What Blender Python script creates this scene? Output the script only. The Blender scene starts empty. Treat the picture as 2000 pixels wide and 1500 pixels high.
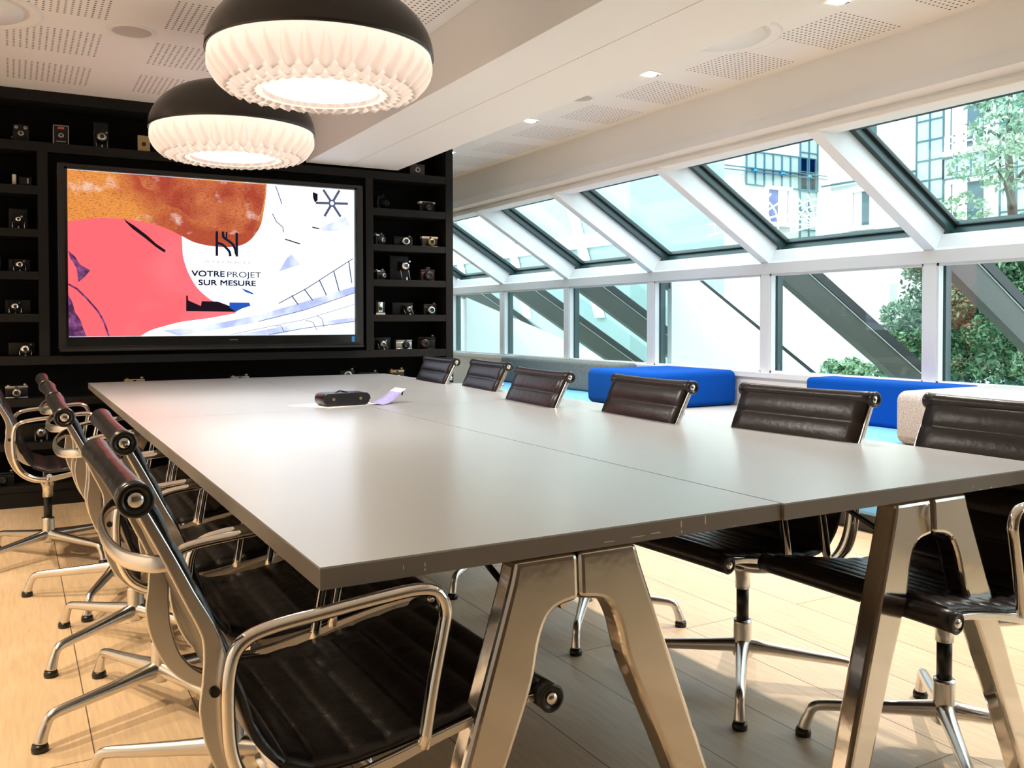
import bpy, bmesh, math, random
from mathutils import Vector, Matrix
random.seed(7)
PI = math.pi
scene = bpy.context.scene
COL = scene.collection

# ------------------------------------------------------------------ camera
cam_data = bpy.data.cameras.new('camera')
cam = bpy.data.objects.new('camera', cam_data)
COL.objects.link(cam)
cam_data.sensor_width = 36.0
cam_data.lens = 1735.0 / 2000.0 * 36.0
cam_data.shift_y = -84.3 / 2000.0
cam_data.clip_start = 0.05
cam_data.clip_end = 300
YAW, PITCH, ROLL = (math.radians(a) for a in (29.347, 1.231, -0.094))
fw = Vector((math.sin(YAW) * math.cos(PITCH), math.cos(YAW) * math.cos(PITCH), -math.sin(PITCH)))
rt = Vector((math.cos(YAW), -math.sin(YAW), 0))
up = rt.cross(fw)
r2 = rt * math.cos(ROLL) + up * math.sin(ROLL)
u2 = -rt * math.sin(ROLL) + up * math.cos(ROLL)
cam.matrix_world = Matrix(((r2.x, u2.x, -fw.x, 0), (r2.y, u2.y, -fw.y, 0), (r2.z, u2.z, -fw.z, 1.10), (0, 0, 0, 1)))
scene.camera = cam

# ------------------------------------------------------------------ view, world, sun, room lights
scene.view_settings.view_transform = 'Standard'
scene.view_settings.look = 'None'
scene.view_settings.gamma = 1
scene.view_settings.use_curve_mapping = False
scene.view_settings.exposure = 1.72

world = bpy.data.worlds.new('sky')
scene.world = world
world.use_nodes = True
bg = world.node_tree.nodes['Background']
bg.inputs[0].default_value = (0.86, 0.95, 1.0, 1)
bg.inputs[1].default_value = 1.25

sun = bpy.data.lights.new('sun', 'SUN')
sun.energy = 0.9
sun.angle = math.radians(3)
sun.color = (1.0, 0.97, 0.9)
so = bpy.data.objects.new('sun', sun)
COL.objects.link(so)
so.rotation_euler = Vector((0.75, 0.35, -0.8)).to_track_quat('-Z', 'Y').to_euler()

def spot(x, y, z, power, size=110, blend=0.5, color=(1.0, 0.80, 0.58), radius=0.03, tilt=(0, 0)):
    l = bpy.data.lights.new('downlight_beam', 'SPOT')
    l.energy = power
    l.spot_size = math.radians(size)
    l.spot_blend = blend
    l.color = color
    l.shadow_soft_size = radius
    o = bpy.data.objects.new('downlight_beam', l)
    COL.objects.link(o)
    o.location = (x, y, z)
    o.rotation_euler = (tilt[0], tilt[1], 0)
    return o

SPOT_P = 64
for y in (2.0, 3.3, 4.6):
    spot(-0.75, y, 2.46, SPOT_P * 0.85, color=(1.0, 0.78, 0.52))
for y in (1.357, 2.663, 3.962, 5.269, 6.57):
    spot(3.114, y, 2.46, SPOT_P * 1.0, size=120, blend=1.0, color=(1.0, 0.90, 0.80))
# ------------------------------------------------------------------ materials
MATS = {}
def mat(name, color=(0.8, 0.8, 0.8), rough=0.5, metal=0.0, emit=None, strength=1.0, spec=0.5, bump=None, noise=None, coat=0.0, aniso=0.0):
    m = bpy.data.materials.new(name)
    m.use_nodes = True
    nt = m.node_tree
    b = nt.nodes['Principled BSDF']
    b.inputs['Base Color'].default_value = (*color, 1)
    b.inputs['Roughness'].default_value = rough
    b.inputs['Metallic'].default_value = metal
    b.inputs['Specular IOR Level'].default_value = spec
    b.inputs['Coat Weight'].default_value = coat
    if emit:
        b.inputs['Emission Color'].default_value = (*emit, 1)
        b.inputs['Emission Strength'].default_value = strength
    tc = nt.nodes.new('ShaderNodeTexCoord')
    if noise:   # (scale, color2, stretch)
        n = nt.nodes.new('ShaderNodeTexNoise')
        n.inputs['Scale'].default_value = noise[0]
        n.inputs['Detail'].default_value = 4
        mp = nt.nodes.new('ShaderNodeMapping')
        mp.inputs['Scale'].default_value = noise[2] if len(noise) > 2 else (1, 1, 1)
        nt.links.new(tc.outputs['Object'], mp.inputs[0])
        nt.links.new(mp.outputs[0], n.inputs[0])
        mx = nt.nodes.new('ShaderNodeMix')
        mx.data_type = 'RGBA'
        mx.inputs[6].default_value = (*color, 1)
        mx.inputs[7].default_value = (*noise[1], 1)
        nt.links.new(n.outputs['Fac'], mx.inputs[0])
        nt.links.new(mx.outputs[2], b.inputs['Base Color'])
    if bump:    # (scale, strength, distance)
        n = nt.nodes.new('ShaderNodeTexNoise')
        n.inputs['Scale'].default_value = bump[0]
        n.inputs['Detail'].default_value = 5
        nt.links.new(tc.outputs['Object'], n.inputs[0])
        bp = nt.nodes.new('ShaderNodeBump')
        bp.inputs['Strength'].default_value = bump[1]
        bp.inputs['Distance'].default_value = bump[2]
        nt.links.new(n.outputs['Fac'], bp.inputs['Height'])
        nt.links.new(bp.outputs[0], b.inputs['Normal'])
    MATS[name] = m
    return m

mat('white_paint', (0.86, 0.845, 0.828), 0.6, noise=(1.5, (0.84, 0.82, 0.795)))
mat('reflection_brown', (0.13, 0.085, 0.055), 0.5, noise=(3, (0.20, 0.13, 0.08), (1, 1, 6)))  # unseen back wall darkened so the polished metal mirrors a dark tone
mat('window_white', (0.84, 0.85, 0.87), 0.35)
mat('shelf_black', (0.007, 0.0063, 0.006), 0.55, spec=0.2, noise=(14, (0.010, 0.009, 0.0085), (1, 1, 8)), bump=(60, 0.15, 0.002))
mat('shelf_inner', (0.0045, 0.004, 0.004), 0.7, spec=0.12)
mat('table_grey', (0.43, 0.445, 0.455), 0.24, bump=(400, 0.04, 0.0005), noise=(6, (0.415, 0.43, 0.44)), spec=0.9)
mat('table_edge_shaded', (0.24, 0.205, 0.172), 0.5, noise=(30, (0.22, 0.188, 0.157)))  # same laminate as the top, the edge's weaker light put into the colour
mat('scuff', (0.75, 0.72, 0.68), 0.8)
mat('polished', (0.86, 0.84, 0.80), 0.07, 1.0)
mat('trestle_metal', (0.74, 0.69, 0.62), 0.10, 1.0, bump=(2.5, 0.15, 0.02))
mat('alu', (0.72, 0.70, 0.67), 0.26, 1.0)
mat('black_plastic', (0.010, 0.010, 0.010), 0.28)
mat('leather_black', (0.006, 0.005, 0.0055), 0.30, bump=(26, 0.55, 0.006), spec=0.6)
mat('leather_brown', (0.010, 0.005, 0.004), 0.33, bump=(45, 0.35, 0.004), spec=0.5)
mat('lamp_black', (0.018, 0.014, 0.012), 0.32)
mat('tv_black', (0.006, 0.006, 0.006), 0.15)
mat('tv_bezel', (0.012, 0.009, 0.008), 0.35)
mat('chrome', (0.85, 0.84, 0.82), 0.12, 1.0)
mat('camera_black', (0.004, 0.0038, 0.0038), 0.4, spec=0.3, bump=(300, 0.3, 0.001))
mat('camera_silver', (0.42, 0.40, 0.37), 0.3, 0.9)
mat('camera_gold', (0.42, 0.31, 0.15), 0.35, 0.8)
mat('camera_brown', (0.022, 0.008, 0.006), 0.45, bump=(200, 0.3, 0.001))
mat('cream', (0.75, 0.66, 0.50), 0.6)
mat('lens_glass', (0.01, 0.012, 0.016), 0.05)
mat('red_label', (0.45, 0.10, 0.05), 0.5)
mat('blue_felt', (0.002, 0.055, 0.32), 0.95, spec=0.1, noise=(120, (0.004, 0.085, 0.42)), bump=(350, 0.3, 0.001))
mat('blue_felt_glare', (0.17, 0.46, 0.80), 0.95, spec=0.1, noise=(160, (0.20, 0.50, 0.84)))  # blue felt with the window glare put into a paler base colour
mat('grey_felt', (0.32, 0.35, 0.34), 0.95, spec=0.1, noise=(110, (0.05, 0.065, 0.06)), bump=(350, 0.3, 0.001))
mat('pale_felt', (0.70, 0.68, 0.68), 0.95, spec=0.1, noise=(130, (0.12, 0.11, 0.115)), bump=(350, 0.3, 0.001))
mat('frame_teal', (0.018, 0.050, 0.052), 0.35)
mat('steel_grey', (0.050, 0.053, 0.045), 0.4)
mat('gasket', (0.012, 0.014, 0.016), 0.5)
mat('white_render', (0.86, 0.86, 0.86), 0.8)
mat('facade_pale', (0.62, 0.64, 0.60), 0.8, noise=(0.6, (0.68, 0.70, 0.66)))
mat('facade_glass', (0.30, 0.42, 0.44), 0.4, noise=(0.9, (0.44, 0.48, 0.40)))
mat('pane_tint_teal', (0.20, 0.33, 0.34), 0.4, noise=(0.35, (0.38, 0.47, 0.47)))  # teal tint standing in for reflections in the roof panes
mat('facade_blue', (0.03, 0.30, 0.50), 0.4)
mat('facade_line', (0.05, 0.13, 0.16), 0.5)
mat('window_dark', (0.07, 0.12, 0.14), 0.2)
mat('window_violet', (0.13, 0.14, 0.36), 0.3)
mat('curtain', (0.78, 0.82, 0.80), 0.8)
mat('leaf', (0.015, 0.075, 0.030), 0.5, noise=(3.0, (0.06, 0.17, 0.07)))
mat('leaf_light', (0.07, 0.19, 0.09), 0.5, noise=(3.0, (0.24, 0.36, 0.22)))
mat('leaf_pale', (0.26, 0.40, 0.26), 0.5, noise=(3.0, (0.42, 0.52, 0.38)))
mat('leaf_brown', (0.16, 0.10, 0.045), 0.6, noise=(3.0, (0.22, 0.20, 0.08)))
mat('bark', (0.10, 0.07, 0.05), 0.8)
mat('lawn', (0.34, 0.42, 0.34), 0.9, noise=(2, (0.50, 0.55, 0.48)))
mat('paper', (0.80, 0.78, 0.73), 0.7)
mat('leaflet', (0.25, 0.22, 0.62), 0.6, noise=(120, (0.55, 0.50, 0.80)))
mat('perforated_grille', (0.52, 0.49, 0.45), 0.7, bump=(500, 0.2, 0.001))
mat('ring_shade', (0.72, 0.68, 0.62), 0.5)
mat('orange_wood', (0.50, 0.22, 0.09), 0.5)

def emis(name, color, strength=1.0, noise=None):
    m = bpy.data.materials.new(name)
    m.use_nodes = True
    nt = m.node_tree
    nt.nodes.remove(nt.nodes['Principled BSDF'])
    e = nt.nodes.new('ShaderNodeEmission')
    e.inputs[0].default_value = (*color, 1)
    e.inputs[1].default_value = strength
    nt.links.new(e.outputs[0], nt.nodes['Material Output'].inputs[0])
    if noise:
        tc = nt.nodes.new('ShaderNodeTexCoord')
        prev = None
        for scale, fac_lo, fac_hi, c2, stretch in noise:
            mp = nt.nodes.new('ShaderNodeMapping')
            mp.inputs['Scale'].default_value = stretch
            nt.links.new(tc.outputs['Object'], mp.inputs[0])
            n = nt.nodes.new('ShaderNodeTexNoise')
            n.inputs['Scale'].default_value = scale
            n.inputs['Detail'].default_value = 6
            nt.links.new(mp.outputs[0], n.inputs[0])
            r = nt.nodes.new('ShaderNodeMapRange')
            r.inputs[1].default_value = fac_lo
            r.inputs[2].default_value = fac_hi
            nt.links.new(n.outputs['Fac'], r.inputs[0])
            mx = nt.nodes.new('ShaderNodeMix')
            mx.data_type = 'RGBA'
            nt.links.new(r.outputs[0], mx.inputs[0])
            if prev is None:
                mx.inputs[6].default_value = (*color, 1)
            else:
                nt.links.new(prev, mx.inputs[6])
            mx.inputs[7].default_value = (*c2, 1)
            prev = mx.outputs[2]
        nt.links.new(prev, e.inputs[0])
    MATS[name] = m
    return m

SCR = 0.44
emis('screen_white', (0.80, 0.88, 1.0), SCR * 1.1, [(2.2, 0.5, 0.8, (0.70, 0.78, 0.98), (1, 1, 1))])
emis('screen_rust', (0.72, 0.27, 0.06), SCR * 0.85, [(1.6, 0.42, 0.56, (0.42, 0.075, 0.035), (1, 1, 1)), (5, 0.60, 0.72, (0.85, 0.62, 0.52), (1, 1, 1)), (60, 0.50, 0.75, (0.25, 0.04, 0.03), (1, 1, 3))])
emis('screen_rust_dark', (0.36, 0.055, 0.030), SCR * 0.9, [(4, 0.40, 0.68, (0.62, 0.20, 0.07), (1, 1, 1)), (7, 0.60, 0.75, (0.80, 0.55, 0.50), (1, 1, 1)), (50, 0.50, 0.75, (0.16, 0.02, 0.02), (1, 1, 3))])
emis('screen_pink', (0.98, 0.13, 0.15), SCR * 0.85, [(1.3, 0.45, 0.7, (0.98, 0.20, 0.23), (1, 1, 1))])
emis('screen_violet', (0.06, 0.018, 0.06), SCR, [(30, 0.4, 0.7, (0.25, 0.08, 0.22), (1, 1, 1))])
emis('screen_dark', (0.02, 0.012, 0.02), 0.22)
emis('screen_blue', (0.02, 0.09, 0.45), SCR * 0.8)
emis('screen_navy', (0.012, 0.014, 0.035), 0.25)
emis('screen_lilac', (0.36, 0.42, 0.72), SCR, [(6, 0.4, 0.7, (0.78, 0.84, 1.0), (1, 1, 1))])
emis('screen_steel', (0.10, 0.12, 0.20), 0.30)
emis('screen_faint', (0.55, 0.60, 0.68), 0.32)
emis('bulb_glow', (1.0, 0.90, 0.76), 3.0)
emis('downlight_glow', (1.0, 0.93, 0.82), 14.0)
emis('sticker_blue_glow', (0.10, 0.35, 0.75), 0.2)  # printed sticker, its brightness put in as emission

# lampshade: thin white shell lit by the bulb inside
def shade_mat():
    m = bpy.data.materials.new('lamp_shade_white')
    m.use_nodes = True
    nt = m.node_tree
    nt.nodes.remove(nt.nodes['Principled BSDF'])
    tr = nt.nodes.new('ShaderNodeBsdfTranslucent')
    tr.inputs[0].default_value = (0.95, 0.85, 0.80, 1)
    df = nt.nodes.new('ShaderNodeBsdfDiffuse')
    df.inputs[0].default_value = (0.85, 0.78, 0.72, 1)
    mx = nt.nodes.new('ShaderNodeMixShader')
    mx.inputs[0].default_value = 0.45
    nt.links.new(tr.outputs[0], mx.inputs[1])
    nt.links.new(df.outputs[0], mx.inputs[2])
    nt.links.new(mx.outputs[0], nt.nodes['Material Output'].inputs[0])
    MATS['lamp_shade_white'] = m
shade_mat()

def glass_mat(name, tint, refl=1.0):
    m = bpy.data.materials.new(name)
    m.use_nodes = True
    nt = m.node_tree
    nt.nodes.remove(nt.nodes['Principled BSDF'])
    t = nt.nodes.new('ShaderNodeBsdfTransparent')
    t.inputs[0].default_value = (*tint, 1)
    g = nt.nodes.new('ShaderNodeBsdfGlossy')
    g.inputs['Roughness'].default_value = 0.0
    g.inputs[0].default_value = (0.9, 1.0, 1.0, 1)
    f = nt.nodes.new('ShaderNodeLayerWeight')
    pw = nt.nodes.new('ShaderNodeMath')
    pw.operation = 'POWER'
    pw.inputs[1].default_value = 5.0
    nt.links.new(f.outputs['Facing'], pw.inputs[0])
    mu = nt.nodes.new('ShaderNodeMath')
    mu.operation = 'MULTIPLY_ADD'
    mu.inputs[1].default_value = 0.9 * refl
    mu.inputs[2].default_value = 0.035
    nt.links.new(pw.outputs[0], mu.inputs[0])
    mx = nt.nodes.new('ShaderNodeMixShader')
    nt.links.new(mu.outputs[0], mx.inputs[0])
    nt.links.new(t.outputs[0], mx.inputs[1])
    nt.links.new(g.outputs[0], mx.inputs[2])
    nt.links.new(mx.outputs[0], nt.nodes['Material Output'].inputs[0])
    MATS[name] = m
glass_mat('glass', (0.93, 0.985, 0.985), 1.0)

# oak boards along y
def floor_mat():
    m = bpy.data.materials.new('oak_floor')
    m.use_nodes = True
    nt = m.node_tree
    b = nt.nodes['Principled BSDF']
    tc = nt.nodes.new('ShaderNodeTexCoord')
    mp = nt.nodes.new('ShaderNodeMapping')
    mp.inputs['Rotation'].default_value = (0, 0, PI / 2)
    mp.inputs['Location'].default_value = (0.35, 2.03 - 0.275 * 10, 0)
    nt.links.new(tc.outputs['Object'], mp.inputs[0])
    br = nt.nodes.new('ShaderNodeTexBrick')
    br.inputs['Scale'].default_value = 1.0
    br.inputs['Mortar Size'].default_value = 0.0016
    br.inputs['Mortar Smooth'].default_value = 0.0
    br.inputs['Brick Width'].default_value = 2.1
    br.inputs['Row Height'].default_value = 0.275
    br.inputs['Color1'].default_value = (0.56, 0.41, 0.26, 1)
    br.inputs['Color2'].default_value = (0.64, 0.48, 0.32, 1)
    br.inputs['Mortar'].default_value = (0.10, 0.07, 0.045, 1)
    nt.links.new(mp.outputs[0], br.inputs[0])
    mp2 = nt.nodes.new('ShaderNodeMapping')
    mp2.inputs['Scale'].default_value = (14, 1.2, 1)
    nt.links.new(tc.outputs['Object'], mp2.inputs[0])
    n = nt.nodes.new('ShaderNodeTexNoise')
    n.inputs['Scale'].default_value = 5
    n.inputs['Detail'].default_value = 8
    n.inputs['Distortion'].default_value = 0.6
    nt.links.new(mp2.outputs[0], n.inputs[0])
    r = nt.nodes.new('ShaderNodeMapRange')
    r.inputs[1].default_value = 0.3
    r.inputs[2].default_value = 0.7
    r.inputs[3].default_value = 0.86
    r.inputs[4].default_value = 1.08
    nt.links.new(n.outputs['Fac'], r.inputs[0])
    vm = nt.nodes.new('ShaderNodeVectorMath')
    vm.operation = 'SCALE'
    nt.links.new(br.outputs['Color'], vm.inputs[0])
    nt.links.new(r.outputs[0], vm.inputs['Scale'])
    nt.links.new(vm.outputs[0], b.inputs['Base Color'])
    b.inputs['Roughness'].default_value = 0.42
    b.inputs['Specular IOR Level'].default_value = 0.35
    MATS['oak_floor'] = m
floor_mat()

# plaster ceiling with square fields of drilled holes on a 0.65 m grid
def ceiling_mat(name, xlo, xhi):
    m = bpy.data.materials.new(name)
    m.use_nodes = True
    nt = m.node_tree
    b = nt.nodes['Principled BSDF']
    b.inputs['Roughness'].default_value = 0.7
    tc = nt.nodes.new('ShaderNodeTexCoord')
    sp = nt.nodes.new('ShaderNodeSeparateXYZ')
    nt.links.new(tc.outputs['Object'], sp.inputs[0])
    def math_(op, a, bb=None, cc=None):
        n = nt.nodes.new('ShaderNodeMath')
        n.operation = op
        for i, v in enumerate((a, bb, cc)):
            if v is None: continue
            if isinstance(v, (int, float)): n.inputs[i].default_value = v
            else: nt.links.new(v, n.inputs[i])
        return n.outputs[0]
    def axis(out, start):
        s = math_('ADD', out, 6.5 * 1 - start)           # keep positive
        cell = math_('MODULO', s, 0.65)
        inside = math_('LESS_THAN', cell, 0.42)
        h = math_('MODULO', cell, 0.028)
        d = math_('SUBTRACT', h, 0.014)
        return inside, math_('MULTIPLY', d, d)
    ix, dx = axis(sp.outputs[0], -0.02)
    iy, dy = axis(sp.outputs[1], 4.05 - 0.65 * 6)
    r2_ = math_('ADD', dx, dy)
    hole = math_('LESS_THAN', r2_, 0.0058 ** 2)
    k = math_('MULTIPLY', math_('MULTIPLY', ix, iy), hole)
    k = math_('MULTIPLY', k, math_('GREATER_THAN', sp.outputs[0], xlo))
    k = math_('MULTIPLY', k, math_('LESS_THAN', sp.outputs[0], xhi))
    k = math_('MULTIPLY', k, math_('LESS_THAN', sp.outputs[1], 8.0))
    mx = nt.nodes.new('ShaderNodeMix')
    mx.data_type = 'RGBA'
    mx.inputs[6].default_value = (0.86, 0.84, 0.815, 1)
    mx.inputs[7].default_value = (0.12, 0.09, 0.07, 1)
    nt.links.new(k, mx.inputs[0])
    nt.links.new(mx.outputs[2], b.inputs['Base Color'])
    MATS[name] = m
ceiling_mat('perforated_plaster', -1.4, 3.66)

# ------------------------------------------------------------------ geometry helpers
class MB:
    """collects shapes and links them as ONE mesh object"""
    def __init__(s): s.v = []; s.f = []; s.sm = []
    def add(s, vs, fs, smooth=False):
        o = len(s.v)
        s.v += [tuple(p) for p in vs]
        s.f += [tuple(i + o for i in f) for f in fs]
        s.sm += [smooth] * len(fs)
        return s
    def box(s, x0, x1, y0, y1, z0, z1):
        vs = [(x, y, z) for x in (x0, x1) for y in (y0, y1) for z in (z0, z1)]
        return s.add(vs, [(0, 1, 3, 2), (4, 6, 7, 5), (0, 4, 5, 1), (2, 3, 7, 6), (0, 2, 6, 4), (1, 5, 7, 3)])
    def rbox(s, x0, x1, y0, y1, z0, z1, r=0.01, seg=3):
        bm = bmesh.new()
        bmesh.ops.create_cube(bm, size=1)
        for v in bm.verts:
            v.co = Vector(((x0 + x1) / 2 + v.co.x * (x1 - x0), (y0 + y1) / 2 + v.co.y * (y1 - y0), (z0 + z1) / 2 + v.co.z * (z1 - z0)))
        bmesh.ops.bevel(bm, geom=bm.edges[:], offset=r, segments=seg, affect='EDGES', profile=0.5)
        bm.verts.index_update()
        s.add([v.co[:] for v in bm.verts], [[v.index for v in f.verts] for f in bm.faces], True)
        bm.free()
        return s
    def tube(s, pts, rad, n=10, cap=True, flat=None, up=None):
        """sweep a circle (or ellipse, flat = height ratio) along pts"""
        pts = [Vector(p) for p in pts]
        if not isinstance(rad, (list, tuple)): rad = [rad] * len(pts)
        ref = Vector(up) if up else None
        rings = []
        t0 = (pts[1] - pts[0]).normalized()
        if ref is None:
            ref = Vector((0, 0, 1)) if abs(t0.z) < 0.9 else Vector((1, 0, 0))
        nrm = (ref - t0 * ref.dot(t0)).normalized()
        for i, p in enumerate(pts):
            if i == 0: t = t0
            elif i == len(pts) - 1: t = (pts[i] - pts[i - 1]).normalized()
            else: t = ((pts[i] - pts[i - 1]).normalized() + (pts[i + 1] - pts[i]).normalized()).normalized()
            nrm = (nrm - t * nrm.dot(t)).normalized()
            bi = t.cross(nrm)
            k = flat if flat else 1.0
            rings.append([p + nrm * math.cos(a) * rad[i] * k + bi * math.sin(a) * rad[i] for a in (2 * PI * j / n for j in range(n))])
        vs = [q for r in rings for q in r]
        fs = []
        for i in range(len(rings) - 1):
            for j in range(n):
                fs.append((i * n + j, i * n + (j + 1) % n, (i + 1) * n + (j + 1) % n, (i + 1) * n + j))
        s.add(vs, fs, True)
        if cap:
            o = len(vs)
            s.add(rings[0], [tuple(range(n))[::-1]]); s.add(rings[-1], [tuple(range(n))])
        return s
    def cyl(s, p0, p1, r0, r1=None, n=20):
        return s.tube([p0, p1], [r0, r0 if r1 is None else r1], n)
    def lathe(s, prof, c=(0, 0, 0), n=32, axis='z', smooth=True):
        vs = []
        for (r, h) in prof:
            for j in range(n):
                a = 2 * PI * j / n
                if axis == 'z': vs.append((c[0] + r * math.cos(a), c[1] + r * math.sin(a), c[2] + h))
                elif axis == 'y': vs.append((c[0] + r * math.cos(a), c[1] + h, c[2] + r * math.sin(a)))
                else: vs.append((c[0] + h, c[1] + r * math.cos(a), c[2] + r * math.sin(a)))
        fs = []
        for i in range(len(prof) - 1):
            for j in range(n):
                fs.append((i * n + j, i * n + (j + 1) % n, (i + 1) * n + (j + 1) % n, (i + 1) * n + j))
        return s.add(vs, fs, smooth)
    def prism_y(s, poly, y0, y1, smooth=False):
        """extrude an x,z polygon along y"""
        n = len(poly)
        vs = [(x, y0, z) for x, z in poly] + [(x, y1, z) for x, z in poly]
        fs = [tuple(range(n)), tuple(range(n, 2 * n))[::-1]]
        s.add(vs, fs)
        s.add(vs, [(i, i + n, (i + 1) % n + n, (i + 1) % n) for i in range(n)], smooth)
        return s
    def prism_z(s, poly, z0, z1):
        n = len(poly)
        vs = [(x, y, z0) for x, y in poly] + [(x, y, z1) for x, y in poly]
        fs = [tuple(range(n))[::-1], tuple(range(n, 2 * n))] + [(i, (i + 1) % n, (i + 1) % n + n, i + n) for i in range(n)]
        return s.add(vs, fs)
    def obj(s, name, m, parent=None, bevel=0, loc=None, fix=True):
        me = bpy.data.meshes.new(name)
        me.from_pydata(s.v, [], s.f)
        for p, k in zip(me.polygons, s.sm): p.use_smooth = k
        if fix:
            bm = bmesh.new(); bm.from_mesh(me)
            bmesh.ops.remove_doubles(bm, verts=bm.verts, dist=1e-5)
            bmesh.ops.recalc_face_normals(bm, faces=bm.faces)
            bm.to_mesh(me); bm.free()
        o = bpy.data.objects.new(name, me)
        me.materials.append(MATS[m] if isinstance(m, str) else m)
        COL.objects.link(o)
        if parent: o.parent = parent
        if loc: o.location = loc
        if bevel:
            b = o.modifiers.new('bevel', 'BEVEL'); b.width = bevel; b.segments = 3; b.limit_method = 'ANGLE'
        return o

def thing(name, label, cat, loc=(0, 0, 0), rotz=0, group=None):
    o = bpy.data.objects.new(name, None)
    COL.objects.link(o)
    o.empty_display_size = 0.1
    o.location = loc; o.rotation_euler = (0, 0, rotz)
    o['label'] = label; o['category'] = cat
    if group: o['group'] = group
    return o
def tag(o, label, cat, group=None, kind=None):
    o['label'] = label; o['category'] = cat
    if group: o['group'] = group
    if kind: o['kind'] = kind
    return o
def struct(o, label=None, cat=None):
    o['kind'] = 'structure'
    if label: o['label'] = label
    if cat: o['category'] = cat
    return o
def dup(root, loc, rotz, label, group=None):
    r = root.copy(); COL.objects.link(r)
    r.location = loc; r.rotation_euler = (0, 0, rotz); r['label'] = label
    if group: r['group'] = group
    for ch in list(root.children):
        c = ch.copy(); COL.objects.link(c); c.parent = r
        for g in list(ch.children):
            d = g.copy(); COL.objects.link(d); d.parent = c
    return r
def smooth_path(pts, n=6):
    """Catmull-Rom through pts"""
    P = [Vector(p) for p in pts]
    P = [P[0] * 2 - P[1]] + P + [P[-1] * 2 - P[-2]]
    out = []
    for i in range(1, len(P) - 2):
        for k in range(n):
            t = k / n
            a, b, c, d = P[i - 1], P[i], P[i + 1], P[i + 2]
            out.append(0.5 * ((2 * b) + (c - a) * t + (2 * a - 5 * b + 4 * c - d) * t * t + (3 * b - a - 3 * c + d) * t ** 3))
    out.append(P[-2])
    return out
def smooth_vals(vals, n=6):
    out = []
    for a, b in zip(vals[:-1], vals[1:]):
        out += [a + (b - a) * k / n for k in range(n)]
    return out + [vals[-1]]

# ------------------------------------------------------------------ room shell
HC = 2.48                       # ceiling height
XL, YB, YF = -1.6, -2.0, 9.95    # left wall, back wall, far wall
XW = 4.69                       # glazed wall
struct(MB().box(XL, XW + 0.15, YB, YF, -0.1, 0.0).obj('floor', 'oak_floor'), 'pale oak plank floor under the table and chairs', 'floor')
cl = MB().box(XL, 3.72, YB, YF, HC, HC + 0.1)
struct(cl.obj('ceiling', 'perforated_plaster'), 'white plaster ceiling with square perforated fields', 'ceiling')
struct(MB().box(XL - 0.1, XL, YB, YF, 0, HC).obj('wall_left', 'white_paint'), 'plain white wall on the left', 'wall')
struct(MB().box(XL, XW + 0.15, YB - 0.1, YB, 0, HC).obj('wall_back', 'reflection_brown'), 'unseen wall behind the viewpoint, darkened for reflections in the metal', 'wall')
struct(MB().box(XL, XW + 0.05, YF, YF + 0.1, 0, HC).obj('wall_far', 'white_paint'), 'white wall beyond the black shelving', 'wall')
# low wall and sill below the glazing
struct(MB().box(XW - 0.03, XW + 0.12, YB, YF, 0, 0.70).obj('wall_right', 'white_paint'), 'low white wall below the windows', 'wall')
struct(MB().box(XW - 0.05, XW + 0.2, YB, YF, 0.70, 0.735).obj('trim_1', 'window_white'), 'white window sill behind the benches', 'sill')
# bulkhead
b = MB().box(1.76, 2.43, YB, 6.0, 2.19, HC)
struct(b.obj('trim_2', 'white_paint', bevel=0.002), 'long white boxed beam under the ceiling', 'beam')
struct(MB().box(2.053, 2.056, YB, 6.0, 2.1885, 2.1901).obj('trim_3', 'ring_shade'), 'thin joint line along the underside of the boxed beam', 'joint')
# fascia above the sloped glazing
f = MB().box(3.72, 3.86, YB, YF, 2.13, HC + 0.1)
struct(f.obj('trim_4', 'white_paint'), 'tall white fascia above the sloped glazing', 'fascia')
struct(MB().rbox(3.705, 3.86, YB, YF, 2.106, 2.135, 0.006).obj('trim_5', 'white_paint'), 'small ledge along the bottom of the fascia', 'ledge')

# sloped roof: direction in x,z
SX, SZ = 3.735, 2.087
EX, EZ = 4.69, 1.512
sl = math.hypot(EX - SX, EZ - SZ)
dx_, dz_ = (EX - SX) / sl, (EZ - SZ) / sl
nx_, nz_ = -dz_, dx_            # outward normal (up and out)
def S(a, h):                    # point on the slope: a metres down from the top, h above the inner edge
    return (SX + dx_ * a + nx_ * h, SZ + dz_ * a + nz_ * h)
POSTS = [9.912 - 1.306 * i for i in range(0, 10)]   # far edge (y) of every post
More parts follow.
